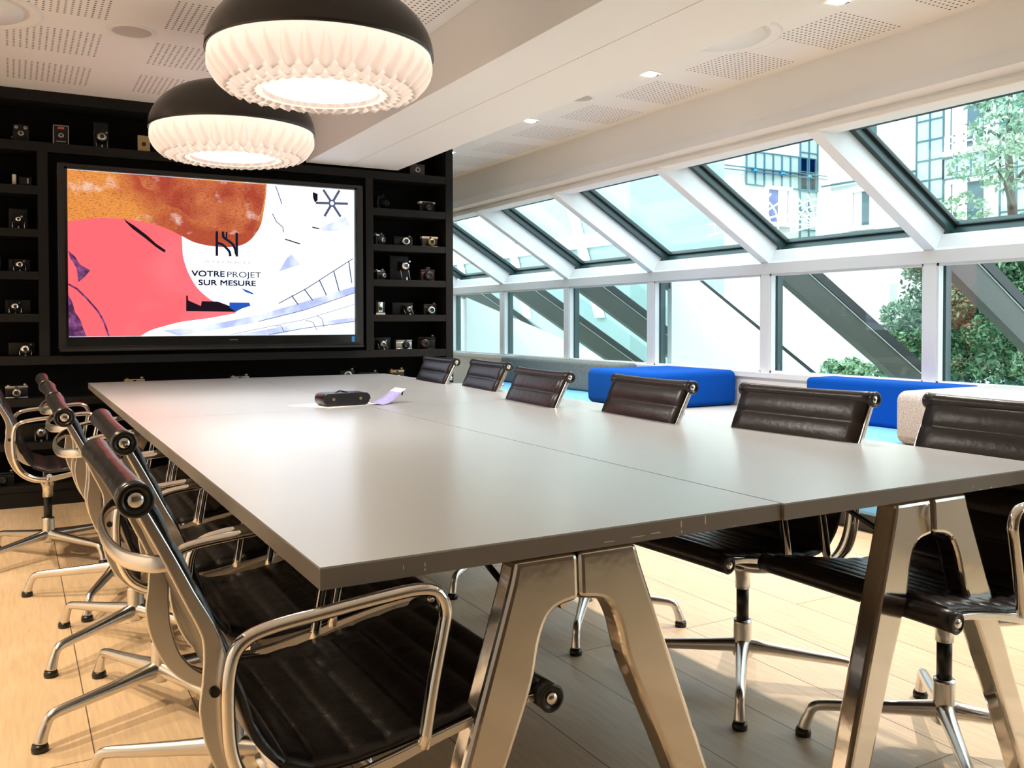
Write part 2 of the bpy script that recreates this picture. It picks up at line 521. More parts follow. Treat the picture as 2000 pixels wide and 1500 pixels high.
# horizontal transom and rails
TB = struct(MB().prism_y([(XW - 0.012, 1.437), (XW - 0.012, 1.512), (XW + 0.02, 1.535), (XW + 0.12, 1.47), (XW + 0.12, 1.437)], YB, YF).obj('trim_6', 'window_white'), 'white transom rail above the upright windows', 'transom')
lo0, lo1 = S(sl - 0.02, 0.0), S(sl + 0.04, 0.0)
struct(MB().prism_y([S(sl, 0.0), S(sl, 0.112), S(sl + 0.07, 0.112), S(sl + 0.07, 0.0)], YB, YF).obj('trim_7', 'window_white'), 'white lower rail of the sloped glazing', 'rail')
struct(MB().prism_y([S(-0.02, 0.045), S(0.025, 0.045), S(0.025, 0.145), S(-0.1, 0.145), S(-0.1, 0.045)], YB, YF).obj('trim_8', 'window_white'), 'white top rail of the sloped glazing', 'rail')
k = 9
for i, y in enumerate(POSTS):
    struct(MB().prism_y([S(-0.03, 0), S(sl + 0.01, 0), S(sl + 0.01, 0.15), S(-0.03, 0.15)], y - 0.075, y).obj('trim_%d' % k, 'window_white', bevel=0.003), 'white sloped rafter between two roof panes', 'rafter'); k += 1
    struct(MB().rbox(XW - 0.008, XW + 0.07, y - 0.085, y, 0.735, 1.44, 0.003).obj('trim_%d' % k, 'window_white'), 'white upright post between two windows', 'post'); k += 1
    # rafter running on outside, dark steel with black edge
    EXT = 3.2
    rp = [S(sl + 0.11, -0.02), S(sl + EXT, -0.02), S(sl + EXT, 0.15), S(sl + 0.11, 0.15)]
    struct(MB().prism_y(rp, y - 0.075, y).obj('trim_%d' % k, 'steel_grey'), 'dark steel rafter running on outside the window', 'rafter'); k += 1
    struct(MB().prism_y([S(sl + 0.11, 0.15), S(sl + EXT, 0.15), S(sl + EXT, 0.158), S(sl + 0.11, 0.158)], y - 0.078, y + 0.003).obj('trim_%d' % k, 'window_white'), 'thin pale line on the steel rafter', 'line'); k += 1
    struct(MB().prism_y([S(sl + 0.11, 0.158), S(sl + EXT, 0.158), S(sl + EXT, 0.225), S(sl + 0.11, 0.225)], y - 0.09, y + 0.015).obj('trim_%d' % k, 'gasket'), 'black capping on the steel rafter', 'capping'); k += 1
# panes
wn = 1
edges = [YF + 0.0] + POSTS
for i in range(len(POSTS) - 1):
    y1, y0 = POSTS[i] - 0.075, POSTS[i + 1]
    # sloped pane with its dark frame
    w = struct(MB().prism_y([S(-0.02, 0.205), S(sl + 0.11, 0.205), S(sl + 0.11, 0.213), S(-0.02, 0.213)], y0 + 0.0, y1).obj('window_%d' % wn, 'glass'), 'sloped clear roof pane above the transom', 'window'); wn += 1
    fr = MB()
    fr.prism_y([S(-0.03, 0.145), S(sl + 0.11, 0.145), S(sl + 0.11, 0.23), S(-0.03, 0.23)], y1 - 0.035, y1 + 0.005)
    fr.prism_y([S(-0.03, 0.145), S(sl + 0.11, 0.145), S(sl + 0.11, 0.23), S(-0.03, 0.23)], y0 - 0.005, y0 + 0.035)
    fr.prism_y([S(sl + 0.045, 0.111), S(sl + 0.12, 0.111), S(sl + 0.12, 0.235), S(sl + 0.045, 0.235)], y0, y1)
    fr.prism_y([S(-0.03, 0.144), S(0.170, 0.144), S(0.170, 0.23), S(-0.03, 0.23)], y0, y1)
    fr.obj('window_frame', 'frame_teal', w)
    g = MB()
    g.prism_y([S(-0.03, 0.19), S(sl + 0.09, 0.19), S(sl + 0.09, 0.202), S(-0.03, 0.202)], y1 - 0.055, y1 - 0.034)
    g.prism_y([S(sl + 0.03, 0.192), S(sl + 0.05, 0.192), S(sl + 0.05, 0.2), S(sl + 0.03, 0.2)], y0, y1)
    g.obj('gasket', 'gasket', w)
    # upright pane
    y1b, y0b = POSTS[i] - 0.085, POSTS[i + 1]
    w = struct(MB().box(XW + 0.045, XW + 0.053, y0b, y1b, 0.735, 1.437).obj('window_%d' % wn, 'glass'), 'upright clear window pane behind the benches', 'window'); wn += 1
    fr = MB().box(XW + 0.0, XW + 0.04, y0b, y0b + 0.012, 0.735, 1.437).box(XW + 0.0, XW + 0.04, y1b - 0.012, y1b, 0.735, 1.437).box(XW + 0.0, XW + 0.04, y0b, y1b, 1.422, 1.437).box(XW + 0.0, XW + 0.04, y0b, y1b, 0.735, 0.75)
    fr.obj('window_frame', 'window_white', w)
    MB().box(XW + 0.056, XW + 0.105, y1b - 0.02, y1b + 0.02, 0.735, 1.437).obj('outer_frame', 'frame_teal', w)

# ------------------------------------------------------------------ ceiling fittings
def downlight(x, y, label):
    t = thing('recessed_downlight', label, 'light', (x, y, HC), 0, 'recessed downlights along the window side')
    MB().box(-0.055, 0.055, -0.055, 0.055, -0.004, 0.0).obj('trim_plate', 'white_paint', t)
    MB().box(0.024, 0.05, -0.012, 0.012, -0.0055, -0.0035).obj('hinge_slot', 'gasket', t)
    MB().lathe([(0.036, -0.006), (0.030, -0.010), (0.0, -0.012)], n=24).obj('lamp_face', 'downlight_glow', t)
for y, lb in ((2.663, 'square recessed downlight nearest the viewer, cut by the top edge of the picture'), (3.962, 'square recessed downlight in the right ceiling between perforated fields, middle one'), (5.269, 'small recessed downlight farthest away in the right ceiling'), (6.57, 'small recessed downlight beyond the end of the black shelving')):
    downlight(3.114, y, lb)
for y in (2.0, 3.3, 4.6):
    t = thing('recessed_downlight', 'recessed downlight over the row of left-hand chairs', 'light', (-0.75, y, HC), 0, 'recessed downlights over the left row')
    MB().box(-0.055, 0.055, -0.055, 0.055, -0.004, 0.0).obj('trim_plate', 'white_paint', t)
    MB().lathe([(0.036, -0.006), (0.030, -0.010), (0.0, -0.012)], n=24).obj('lamp_face', 'downlight_glow', t)
def speaker(x, y, r, label):
    t = thing('ceiling_speaker', label, 'speaker', (x, y, HC))
    MB().lathe([(r + 0.022, 0.0), (r + 0.02, -0.005), (r, -0.007), (r, -0.004)], n=40).obj('rim', 'white_paint', t)
    MB().lathe([(r, -0.004), (0, -0.008)], n=40).obj('grille', 'perforated_grille', t)
speaker(0.51, 4.575, 0.088, 'round grey speaker grille flush in the left ceiling')
speaker(3.06, 4.587, 0.075, 'small round grille in the right ceiling between two downlights')
def vent(x, y, r, label):
    t = thing('round_air_vent', label, 'vent', (x, y, HC))
    MB().lathe([(r + 0.02, 0.0), (r + 0.016, -0.010), (r, -0.012), (r - 0.02, -0.006), (r - 0.035, -0.001)], n=64).obj('outer_ring', 'white_paint', t)
    MB().lathe([(r - 0.055, -0.001), (r - 0.06, -0.016), (0, -0.02)], n=64).obj('centre_disc', 'white_paint', t)
    MB().lathe([(r - 0.034, -0.0008), (r - 0.056, -0.0008)], n=64).obj('slot', 'ring_shade', t)
vent(3.01, 3.27, 0.26, 'large round white air vent in the right ceiling, half hidden by the boxed beam')
vent(-0.15, 4.56, 0.27, 'large round white air vent at the upper left corner')

# ------------------------------------------------------------------ pendants
def pendant(x, y, label):
    t = thing('pendant_lamp', label, 'lamp', (x, y, HC), 0)
    ZR = 1.985 - HC                       # rim height
    R = 0.368
    # black dome
    pr = []
    for i in range(15):
        a = i / 14 * PI / 2
        pr.append((R * math.cos(a) ** 0.82 if i < 14 else 0.0, ZR + 0.215 * math.sin(a) ** 1.05))
    pr2 = [(max(r - 0.004, 0), z - 0.004) for r, z in pr[::-1]]
    MB().lathe([(R - 0.004, ZR - 0.012), (R + 0.001, ZR - 0.012)] + pr, n=72).lathe(pr2 + [(R - 0.004, ZR - 0.012)], n=72).obj('dome', 'lamp_black', t)
    MB().cyl((0, 0, ZR + 0.22), (0, 0, ZR + 0.245), 0.028, 0.016).obj('cap', 'lamp_black', t)
    MB().cyl((0, 0, ZR + 0.24), (0, 0, 0), 0.003, n=8).obj('cable', 'black_plastic', t)
    MB().cyl((0, 0, -0.03), (0, 0, 0), 0.05, 0.055).obj('canopy', 'lamp_black', t)
    # pleated bowl of petals
    NA, NV, NP = 36 * 14, 56, 36
    vs, fs = [], []
    for v in range(NV + 1):
        s_ = v / NV
        # profile: steep side then tucked under
        a = s_ * PI * 0.5
        rr = 0.190 + (R - 0.008 - 0.190) * (1 - s_ ** 1.7)
        zz = ZR - 0.010 - 0.122 * math.sin(a) ** 0.85
        for j in range(NA):
            th = 2 * PI * j / NA
            u = (th / (2 * PI) * NP)
            d = 0.0
            # long teardrops, points up
            if s_ < 0.60:
                q = s_ / 0.60
                half = 0.5 * min(1.0, (q ** 0.8)) * (1 if q < 0.82 else math.sqrt(max(0, 1 - ((q - 0.82) / 0.18) ** 2)))
                c = abs((u % 1) - 0.5)
                if half > 0.02 and c < half:
                    d = 0.026 * (1 - (c / half) ** 2) * (0.45 + 0.55 * q) * min(1, half / 0.22)
            for (a0, a1, ph, amp) in ((0.54, 0.78, 0.5, 0.012), (0.72, 0.90, 0.0, 0.008)):
                if a0 < s_ <= a1:
                    q = (s_ - a0) / (a1 - a0)
                    half = 0.5 * math.sqrt(max(0, 1 - (1 - min(1, q / 0.6)) ** 2)) * (1 if q < 0.7 else 1 - (q - 0.7) * 0.8)
                    c = abs(((u + ph) % 1) - 0.5)
                    if c < half:
                        d = max(d, amp * 1.3 * (1 - (c / half) ** 2))
            nr, nz = math.cos(a), -math.sin(a)
            vs.append(((rr + d * nr) * math.cos(th), (rr + d * nr) * math.sin(th), zz + d * nz))
    for v in range(NV):
        for j in range(NA):
            fs.append((v * NA + j, v * NA + (j + 1) % NA, (v + 1) * NA + (j + 1) % NA, (v + 1) * NA + j))
    MB().add(vs, fs, True).obj('pleated_shade', 'lamp_shade_white', t)
    # bulb glowing inside the open bottom
    MB().lathe([(0.0, -0.012), (0.12, -0.010), (0.185, 0.0), (0.12, 0.010), (0, 0.012)], (0, 0, ZR - 0.118), n=48).obj('glowing_diffuser', 'bulb_glow', t)
    l = bpy.data.lights.new('bulb', 'POINT'); l.energy = 1.7; l.color = (1.0, 0.86, 0.77); l.shadow_soft_size = 0.09
    lo = bpy.data.objects.new('bulb', l); COL.objects.link(lo); lo.parent = t; lo.location = (0, 0, ZR + 0.03)
    l = bpy.data.lights.new('bulb', 'SPOT'); l.energy = 17; l.color = (1.0, 0.93, 0.86); l.shadow_soft_size = 0.12; l.spot_size = math.radians(150); l.spot_blend = 0.6
    lo = bpy.data.objects.new('bulb', l); COL.objects.link(lo); lo.parent = t; lo.location = (0, 0, ZR - 0.16)
    return t
pendant(0.9, 2.88, 'large black domed pendant with glowing pleated bowl, nearer of the two')
pendant(0.9, 4.22, 'black domed pendant with glowing pleated bowl, farther one before the screen')

# ------------------------------------------------------------------ shelving wall
YS = 6.0
bk = thing('display_shelving', 'black built-in shelving around the screen, full of old cameras', 'shelving', (0, 0, 0))
MB().box(XL + 0.01, 2.871, 6.27, 6.30, 0, HC - 0.002).obj('back_panel', 'shelf_inner', bk)
MB().box(XL + 0.01, 2.871, YS, 6.27, 2.413, HC - 0.002).obj('top_beam', 'shelf_black', bk)
MB().box(XL + 0.01, 2.812, YS, 6.27, 2.119, 2.175).obj('shelf', 'shelf_black', bk, bevel=0.002)
MB().box(2.812, 2.871, YS, 6.27, 0, 2.413).obj('side_panel', 'shelf_black', bk, bevel=0.002)
for x0, x1 in ((0.139, 0.195), (2.188, 2.245)):
    MB().box(x0, x1, YS, 6.27, 0.899, 2.119).obj('upright', 'shelf_black', bk, bevel=0.002)
for x in (-0.9,):
    MB().box(x, x + 0.056, YS, 6.27, 0.11, 2.119).obj('upright', 'shelf_black', bk, bevel=0.002)
MB().box(0.195, 2.188, 6.07, 6.10, 0.899, 2.119).obj('screen_backing', 'shelf_inner', bk)
for z0, z1 in ((1.861, 1.914), (1.609, 1.656), (1.356, 1.404), (1.103, 1.152)):
    MB().box(2.245, 2.812, YS + 0.002, 6.27, z0, z1).obj('shelf', 'shelf_black', bk, bevel=0.002)
    MB().box(-0.844, 0.139, YS + 0.002, 6.27, z0, z1).obj('shelf', 'shelf_black', bk, bevel=0.002)
for z0, z1 in ((0.847, 0.899), (0.600, 0.646), (0.340, 0.382), (0.092, 0.128)):
    MB().box(-0.844, 2.812, YS + 0.002, 6.27, z0, z1).obj('shelf', 'shelf_black', bk, bevel=0.002)
MB().box(XL + 0.01, 2.812, YS + 0.01, YS + 0.04, 0, 0.092).obj('plinth', 'shelf_black', bk)

# ------------------------------------------------------------------ wall screen
tv = thing('wall_screen', 'large lit wall screen with pink and rust artwork in a black bezel', 'screen', (0, 0, 0))
b = MB()
b.box(0.241, 0.293, 5.965, 6.05, 0.94, 2.055).box(2.099, 2.155, 5.965, 6.05, 0.94, 2.055).box(0.293, 2.099, 5.965, 6.05, 2.022, 2.055).box(0.293, 2.099, 5.965, 6.05, 0.94, 1.012)
b.obj('bezel', 'tv_bezel', tv, bevel=0.004)
MB().box(0.27, 2.12, 5.985, 6.068, 0.97, 2.04).obj('housing', 'tv_black', tv)
b = MB()
b.box(0.2815, 0.2945, 5.960, 5.966, 1.0, 2.035).box(2.097, 2.110, 5.960, 5.966, 1.0, 2.035).box(0.2815, 2.11, 5.960, 5.966, 2.0225, 2.035)
b.obj('inner_edge', 'tv_black', tv)
MB().box(0.28, 2.12, 5.955, 5.966, 0.955, 1.0125).obj('lower_bar', 'tv_black', tv, bevel=0.002)
MB().box(0.245, 2.15, 5.94, 5.975, 0.925, 0.94).obj('speaker_strip', 'tv_bezel', tv, bevel=0.002)
scr = MB().box(0.295, 2.0965, 5.9815, 5.9845, 1.0125, 2.0215).obj('screen_panel', 'screen_white', tv)
def art(name, pts, m, lift=1, loc=(0.295, 1.014)):
    y = 5.9812 - 0.0006 * lift
    pts = [(min(max(p[0], 0.0), 1.801), min(max(p[1], 0.0), 1.006)) for p in pts]
    bm = bmesh.new()
    vs = [bm.verts.new((loc[0] + p[0], y, loc[1] + p[1])) for p in pts]
    f_ = bm.faces.new(vs)
    bmesh.ops.triangulate(bm, faces=[f_])
    bmesh.ops.recalc_face_normals(bm, faces=bm.faces)
    me = bpy.data.meshes.new(name); bm.to_mesh(me); bm.free()
    me.materials.append(MATS[m])
    o = bpy.data.objects.new(name, me); COL.objects.link(o); o.parent = scr
    return o
def strip(pts, w):
    pts = [Vector((p[0], p[1], 0)) for p in pts]
    L, Rr = [], []
    for i, p in enumerate(pts):
        a = pts[max(0, i - 1)]; c = pts[min(len(pts) - 1, i + 1)]
        t = (c - a).normalized(); n = Vector((-t.y, t.x, 0)) * w / 2
        L.append((p.x + n.x, p.y + n.y)); Rr.append((p.x - n.x, p.y - n.y))
    return L + Rr[::-1]
def sm2(pts, n=4): return [(p.x, p.y) for p in smooth_path([(a, b_, 0) for a, b_ in pts], n)]
rust = [(0.0, 1.006)] + [(0.3, 1.006), (0.8, 1.006), (1.194, 1.006)] + sm2([(1.194, 1.0), (1.188, 0.925), (1.175, 0.84), (1.156, 0.744), (1.124, 0.679), (1.071, 0.619), (1.01, 0.588), (0.928, 0.577), (0.828, 0.58), (0.73, 0.599), (0.653, 0.636), (0.577, 0.673), (0.483, 0.703), (0.354, 0.723), (0.245, 0.727), (0.121, 0.718), (0.0, 0.694)])
art('rust_shape', rust, 'screen_rust', 1)
art('rust_stain', sm2([(0.40, 1.0), (0.43, 0.93), (0.50, 0.90), (0.56, 0.83), (0.66, 0.80), (0.74, 0.73), (0.86, 0.70), (0.94, 0.66), (1.05, 0.68), (1.12, 0.72), (1.15, 0.80), (1.175, 0.90), (1.185, 1.0)]) , 'screen_rust_dark', 1.3)
pink = sm2([(0.0, 0.694), (0.121, 0.718), (0.245, 0.727), (0.354, 0.723), (0.483, 0.703), (0.577, 0.673), (0.653, 0.636)]) + sm2([(0.652, 0.555), (0.666, 0.475), (0.699, 0.384), (0.747, 0.304), (0.825, 0.233), (0.905, 0.192), (0.985, 0.160)]) + sm2([(0.985, 0.146), (0.824, 0.114), (0.648, 0.089), (0.533, 0.059), (0.458, 0.034), (0.402, 0.0)]) + [(0.0, 0.0)]
art('pink_shape', pink, 'screen_pink', 2)
art('dark_streak', [(0.315, 0.727), (0.335, 0.711), (0.372, 0.688), (0.445, 0.632), (0.5, 0.58), (0.556, 0.542), (0.549, 0.526), (0.5, 0.558), (0.435, 0.612), (0.362, 0.668), (0.326, 0.705)], 'screen_dark', 3)
art('violet_shape', [(0.0, 0.253), (0.02, 0.215), (0.037, 0.148), (0.066, 0.099), (0.079, 0.051), (0.098, 0.0), (0.0, 0.0)], 'screen_violet', 3)
art('crack', [(0.002, 0.521), (0.04, 0.484), (0.066, 0.437), (0.122, 0.404), (0.091, 0.394), (0.095, 0.365), (0.056, 0.331), (0.065, 0.369), (0.052, 0.407), (0.014, 0.473)], 'screen_violet', 3)
art('dark_line', strip([(0.0, 0.318), (0.047, 0.29), (0.099, 0.235), (0.162, 0.155), (0.195, 0.09), (0.222, 0.0)], 0.011), 'screen_violet', 3)
art('silhouette', [(0.676, 0.257), (0.686, 0.257), (0.688, 0.226), (0.726, 0.196), (0.766, 0.191), (0.771, 0.222), (0.87, 0.221), (0.89, 0.177), (0.945, 0.193), (0.986, 0.162), (0.991, 0.154), (0.675, 0.158)], 'screen_dark', 3)
art('blue_patch', [(0.945, 0.215), (1.073, 0.215), (1.081, 0.194), (1.027, 0.177), (0.986, 0.156), (0.945, 0.182)], 'screen_blue', 4)
art('lilac_band', sm2([(0.628, 0.0), (0.823, 0.032), (1.13, 0.088), (1.452, 0.169), (1.801, 0.288)]) + [(1.801, 0.335)] + sm2([(1.787, 0.332), (1.453, 0.229), (1.13, 0.136), (0.824, 0.073), (0.533, 0.034)]), 'screen_lilac', 1)
art('lilac_band', [(0.974, 0.0), (1.342, 0.066), (1.801, 0.118), (1.801, 0.087), (1.451, 0.044), (1.235, 0.0)], 'screen_lilac', 1)
art('lilac_band', [(1.27, 0.425), (1.324, 0.517), (1.357, 0.545), (1.421, 0.477), (1.345, 0.453)], 'screen_lilac', 1)
art('lilac_band', [(1.556, 0.732), (1.68, 0.794), (1.738, 0.819), (1.772, 0.765), (1.68, 0.716), (1.578, 0.712)], 'screen_lilac', 1)
art('railing_line', strip([(1.268, 0.212), (1.453, 0.312), (1.79, 0.53)], 0.006), 'screen_steel', 3)
art('railing_line', strip([(1.13, 0.09), (1.45, 0.17), (1.8, 0.29)], 0.004), 'screen_steel', 3)
art('railing_line', strip([(0.95, 0.005), (1.45, 0.105), (1.8, 0.21)], 0.003), 'screen_steel', 3)
art('railing_line', strip([(1.2, 0.003), (1.45, 0.045), (1.8, 0.09)], 0.004), 'screen_steel', 3)
for (a, b_, c, d) in ((1.355, 0.266, 1.40, 0.205), (1.442, 0.312, 1.50, 0.235), (1.548, 0.375, 1.598, 0.27), (1.65, 0.44, 1.689, 0.30), (1.759, 0.51, 1.78, 0.36)):
    art('railing_post', strip([(a, b_), (c, d)], 0.008), 'screen_steel', 3)
for (a, b_, c, d) in ((1.45, 0.10, 1.53, 0.03), (1.53, 0.13, 1.58, 0.05), (1.25, 0.06, 1.30, 0.02)):
    art('railing_post', strip([(a, b_), ((a + c) / 2 + 0.01, (b_ + d) / 2 + 0.02), (c, d)], 0.004), 'screen_steel', 3)
for i in range(6):
    a = math.radians(60 * i + 2)
    art('spoke', strip([(1.641 + 0.02 * math.cos(a), 0.907 + 0.02 * math.sin(a)), (1.641 + 0.115 * math.cos(a), min(0.907 + 0.105 * math.sin(a), 1.0))], 0.017), 'screen_steel', 3)
art('spoke_hub', [(1.641 + 0.026 * math.cos(a), 0.907 + 0.026 * math.sin(a)) for a in (2 * PI * i / 14 for i in range(14))], 'screen_steel', 4)
art('spoke_hub', [(1.641 + 0.014 * math.cos(a), 0.907 + 0.014 * math.sin(a)) for a in (2 * PI * i / 14 for i in range(14))], 'screen_white', 5)
art('ink_mark', [(1.505, 0.975), (1.54, 0.965), (1.525, 0.945), (1.54, 0.92), (1.52, 0.905), (1.508, 0.935)], 'screen_dark', 3)
art('ink_line', strip([(1.252, 0.999), (1.273, 0.942), (1.294, 0.879)], 0.006), 'screen_steel', 3)
art('ink_line', strip([(1.23, 0.811), (1.256, 0.76), (1.299, 0.725), (1.303, 0.69)], 0.006), 'screen_steel', 3)
art('ink_line', strip([(1.313, 0.645), (1.417, 0.617)], 0.008), 'screen_dark', 3)
art('ink_line', strip([(1.50, 0.735), (1.55, 0.727)], 0.008), 'screen_dark', 3)
art('ink_line', [(1.02, 0.31), (1.06, 0.297), (1.10, 0.278), (1.095, 0.27), (1.05, 0.285)], 'screen_blue', 3)
# logo of two uprights joined by two curved strokes
art('logo_stroke', strip([(0.869, 0.677), (0.868, 0.517)], 0.016), 'screen_navy', 4)
art('logo_stroke', strip([(0.995, 0.673), (0.995, 0.517)], 0.016), 'screen_navy', 4)
art('logo_stroke', strip(sm2([(0.908, 0.677), (0.910, 0.643), (0.932, 0.624), (0.965, 0.600), (0.984, 0.565), (0.990, 0.53)]), 0.016), 'screen_navy', 5)
art('logo_stroke', strip(sm2([(0.873, 0.600), (0.902, 0.592), (0.930, 0.568), (0.948, 0.545), (0.953, 0.517)]), 0.016), 'screen_navy', 5)
art('logo_stroke', strip([(0.930, 0.677), (0.930, 0.635)], 0.010), 'screen_navy', 5)
def text(s_, x, z, size, m, parent, y=5.9785, width=None, bold=0.0, name='lettering'):
    cu = bpy.data.curves.new(name, 'FONT')
    cu.body = s_; cu.size = size
    tmp = bpy.data.objects.new(name, cu); COL.objects.link(tmp)
    dg = bpy.context.evaluated_depsgraph_get()
    me = bpy.data.meshes.new_from_object(tmp.evaluated_get(dg))
    bpy.data.objects.remove(tmp)
    xs = [v.co.x for v in me.vertices]
    sx = width / (max(xs) - min(xs)) if width else 1.0
    x0 = min(xs)
    for v in me.vertices:
        v.co = Vector((x + (v.co.x - x0) * sx, y + v.co.z * 0.1, z + v.co.y))
    if bold:                      # heavier strokes: the glyph outlines repeated a hair apart
        vs = [v.co.copy() for v in me.vertices]; fs = [tuple(p.vertices) for p in me.polygons]; V2, F2 = [], []
        for k_, (ox, oz) in enumerate(((0, 0), (bold, 0), (0, bold), (bold, bold), (bold / 2, bold / 2))):
            V2 += [(v.x + ox, v.y - 0.00004 * k_, v.z + oz) for v in vs]; F2 += [tuple(i + k_ * len(vs) for i in f_) for f_ in fs]
        me = bpy.data.meshes.new(name); me.from_pydata(V2, [], F2)
    me.materials.clear(); me.materials.append(MATS[m])
    o = bpy.data.objects.new(name, me); COL.objects.link(o); o.parent = parent
    return o
OX, OZ = 0.295, 1.014
text('VOTRE', OX + 0.709, OZ + 0.381, 0.052, 'screen_navy', scr, width=0.205, bold=0.0028)
text('PROJET', OX + 0.932, OZ + 0.381, 0.052, 'screen_navy', scr, width=0.220)
text('SUR MESURE', OX + 0.752, OZ + 0.325, 0.048, 'screen_navy', scr, width=0.362, bold=0.0028)
text('ATELIER H', OX + 0.786, OZ + 0.470, 0.023, 'screen_faint', scr, width=0.29)
text('SAMSUNG', 1.235, 0.982, 0.012, 'camera_silver', tv, y=5.9535, width=0.052)
MB().box(2.065, 2.085, 5.9535, 5.9545, 0.962, 1.000).obj('sticker', 'sticker_blue_glow', tv)

# ------------------------------------------------------------------ cameras on the shelves
def part(mb, name, m, t, bevel=0): return mb.obj(name, m, t, bevel=bevel)
def box_cam(x, z, w, h, label, body='camera_black', plate=None, lens='camera_silver', top_lenses=False, name='box_camera', rot=0, y=6.10):
    t = thing(name, label, 'camera', (x, y, z), rot)
    d = 0.10
    part(MB().rbox(-w / 2, w / 2, -d / 2, d / 2, 0, h, 0.004), 'body', body, t)
    yf = -d / 2
    if plate:
        fr = MB()
        e = 0.004
        fr.box(-w / 2, -w / 2 + e, yf - 0.003, yf, 0, h).box(w / 2 - e, w / 2, yf - 0.003, yf, 0, h).box(-w / 2, w / 2, yf - 0.003, yf, h - e, h)
        part(fr, 'front_frame', plate, t)
    part(MB().lathe([(0.008, -0.010), (w * 0.17, -0.010), (w * 0.19, 0.0)], (0, yf, h * 0.48), n=20, axis='y'), 'lens_ring', lens, t)
    part(MB().lathe([(0, -0.008), (w * 0.10, -0.011)], (0, yf, h * 0.48), n=16, axis='y'), 'lens', 'lens_glass', t)
    if top_lenses:
        for sx in (-1, 1):
            part(MB().lathe([(0.004, -0.004), (0.009, -0.006), (0.010, 0)], (sx * w * 0.28, yf, h * 0.83), n=14, axis='y'), 'viewfinder_lens', 'camera_silver', t)
        part(MB().cyl((-w / 2 - 0.008, 0, h * 0.3), (-w / 2, 0, h * 0.3), 0.006), 'knob', 'camera_silver', t)
    part(MB().tube(smooth_path([(-w * 0.3, 0, h), (0, 0, h + 0.012), (w * 0.3, 0, h)], 5), 0.003, 6), 'handle', body, t)
    return t
def folding_cam(x, z, w, h, label, upright=True, body='camera_black', metal='camera_silver', rot=0, y=6.12, lens_x=0.0, lens_z=0.5, ring=0.020):
    t = thing('folding_camera', label, 'camera', (x, y, z), rot)
    part(MB().rbox(-w / 2, w / 2, -0.002, 0.035, 0, h, 0.006), 'body', body, t)
    cx, cz = lens_x * w, lens_z * h
    for i in range(5):
        s_ = 0.036 - 0.003 * i
        part(MB().box(cx - s_, cx + s_, -0.012 - i * 0.010, -0.004 - i * 0.010, max(cz - s_, 0.004), cz + s_), 'bellows_fold', 'camera_black', t)
    part(MB().lathe([(0.006, -0.072), (ring, -0.070), (ring * 1.05, -0.060), (ring * 0.8, -0.054), (0, -0.054)], (cx, 0, cz), n=22, axis='y'), 'shutter_ring', metal, t)
    part(MB().lathe([(0, -0.070), (ring * 0.45, -0.074)], (cx, 0, cz), n=16, axis='y'), 'lens', 'lens_glass', t)
    bed_z = 0.002 if upright else max(cz - 0.045, 0.002)
    part(MB().box(cx - 0.03, cx + 0.03, -0.078, 0.0, bed_z, bed_z + 0.003), 'bed', body, t)
    for sx in (-1, 1):
        part(MB().tube([(cx + sx * 0.033, -0.003, min(cz + 0.035, h - 0.004)), (cx + sx * 0.031, -0.07, bed_z + 0.004)], 0.0018, 6), 'strut', metal, t)
    part(MB().cyl((cx + ring, -0.06, cz + ring), (cx + ring, -0.052, cz + ring), 0.006), 'viewfinder', metal, t)
    part(MB().box(cx - 0.004, cx + 0.004, -0.082, -0.076, 0.0, max(0.012, h * 0.12)), 'foot', metal, t)
    return t
def range_cam(x, z, w, h, label, body='camera_black', plate='camera_silver', lens='camera_silver', rot=0, lens_x=0.0, ring=0.024, bottom=False, prism=False, y=6.10, knobs=True, square=False, brown=False, lens_z=0.45, depth=0.035):
    t = thing('compact_camera', label, 'camera', (x, y, z), rot)
    hb = h * 0.86
    part(MB().rbox(-w / 2, w / 2, -0.018, 0.022, 0.002, hb * 0.80, 0.006), 'body', body, t)
    part(MB().rbox(-w / 2, w / 2, -0.019, 0.023, hb * 0.80, hb, 0.003), 'top_plate', plate, t)
    if bottom: part(MB().rbox(-w / 2, w / 2, -0.02, 0.024, 0, 0.008, 0.003), 'base_plate', plate, t)
    else: part(MB().rbox(-w / 2 + 0.004, w / 2 - 0.004, -0.018, 0.022, 0, 0.006, 0.002), 'base_plate', body, t)
    cx, cz = lens_x * w, max(hb * lens_z, ring * 1.02)
    if square: part(MB().rbox(cx - ring * 1.25, cx + ring * 1.25, -0.026, -0.016, cz - ring, cz + ring * 1.2, 0.002), 'lens_board', lens, t)
    part(MB().lathe([(ring * 0.55, -0.018 - depth), (ring * 0.92, -0.018 - depth), (ring, -0.018 - depth * 0.7), (ring * 1.02, -0.018)], (cx, 0, cz), n=26, axis='y'), 'lens_barrel', lens, t)
    part(MB().lathe([(0, -0.012 - depth), (ring * 0.56, -0.017 - depth)], (cx, 0, cz), n=20, axis='y'), 'lens', 'lens_glass', t)
    if prism: part(MB().prism_y([(-0.022, hb - 0.004), (0.022, hb - 0.004), (0.014, hb + 0.018), (-0.014, hb + 0.018)], -0.022, 0.015), 'prism_housing', plate, t, 0.002)
    else: part(MB().box(cx - 0.008, cx + 0.008, -0.0205, -0.018, hb * 0.84, hb * 0.96), 'viewfinder', 'lens_glass', t)
    if knobs:
        part(MB().cyl((w * 0.36, 0, hb), (w * 0.36, 0, h), 0.010), 'winding_knob', 'camera_silver', t)
        part(MB().cyl((-w * 0.36, 0, hb), (-w * 0.36, 0, hb + 0.006), 0.009), 'rewind_knob', plate, t)
    return t
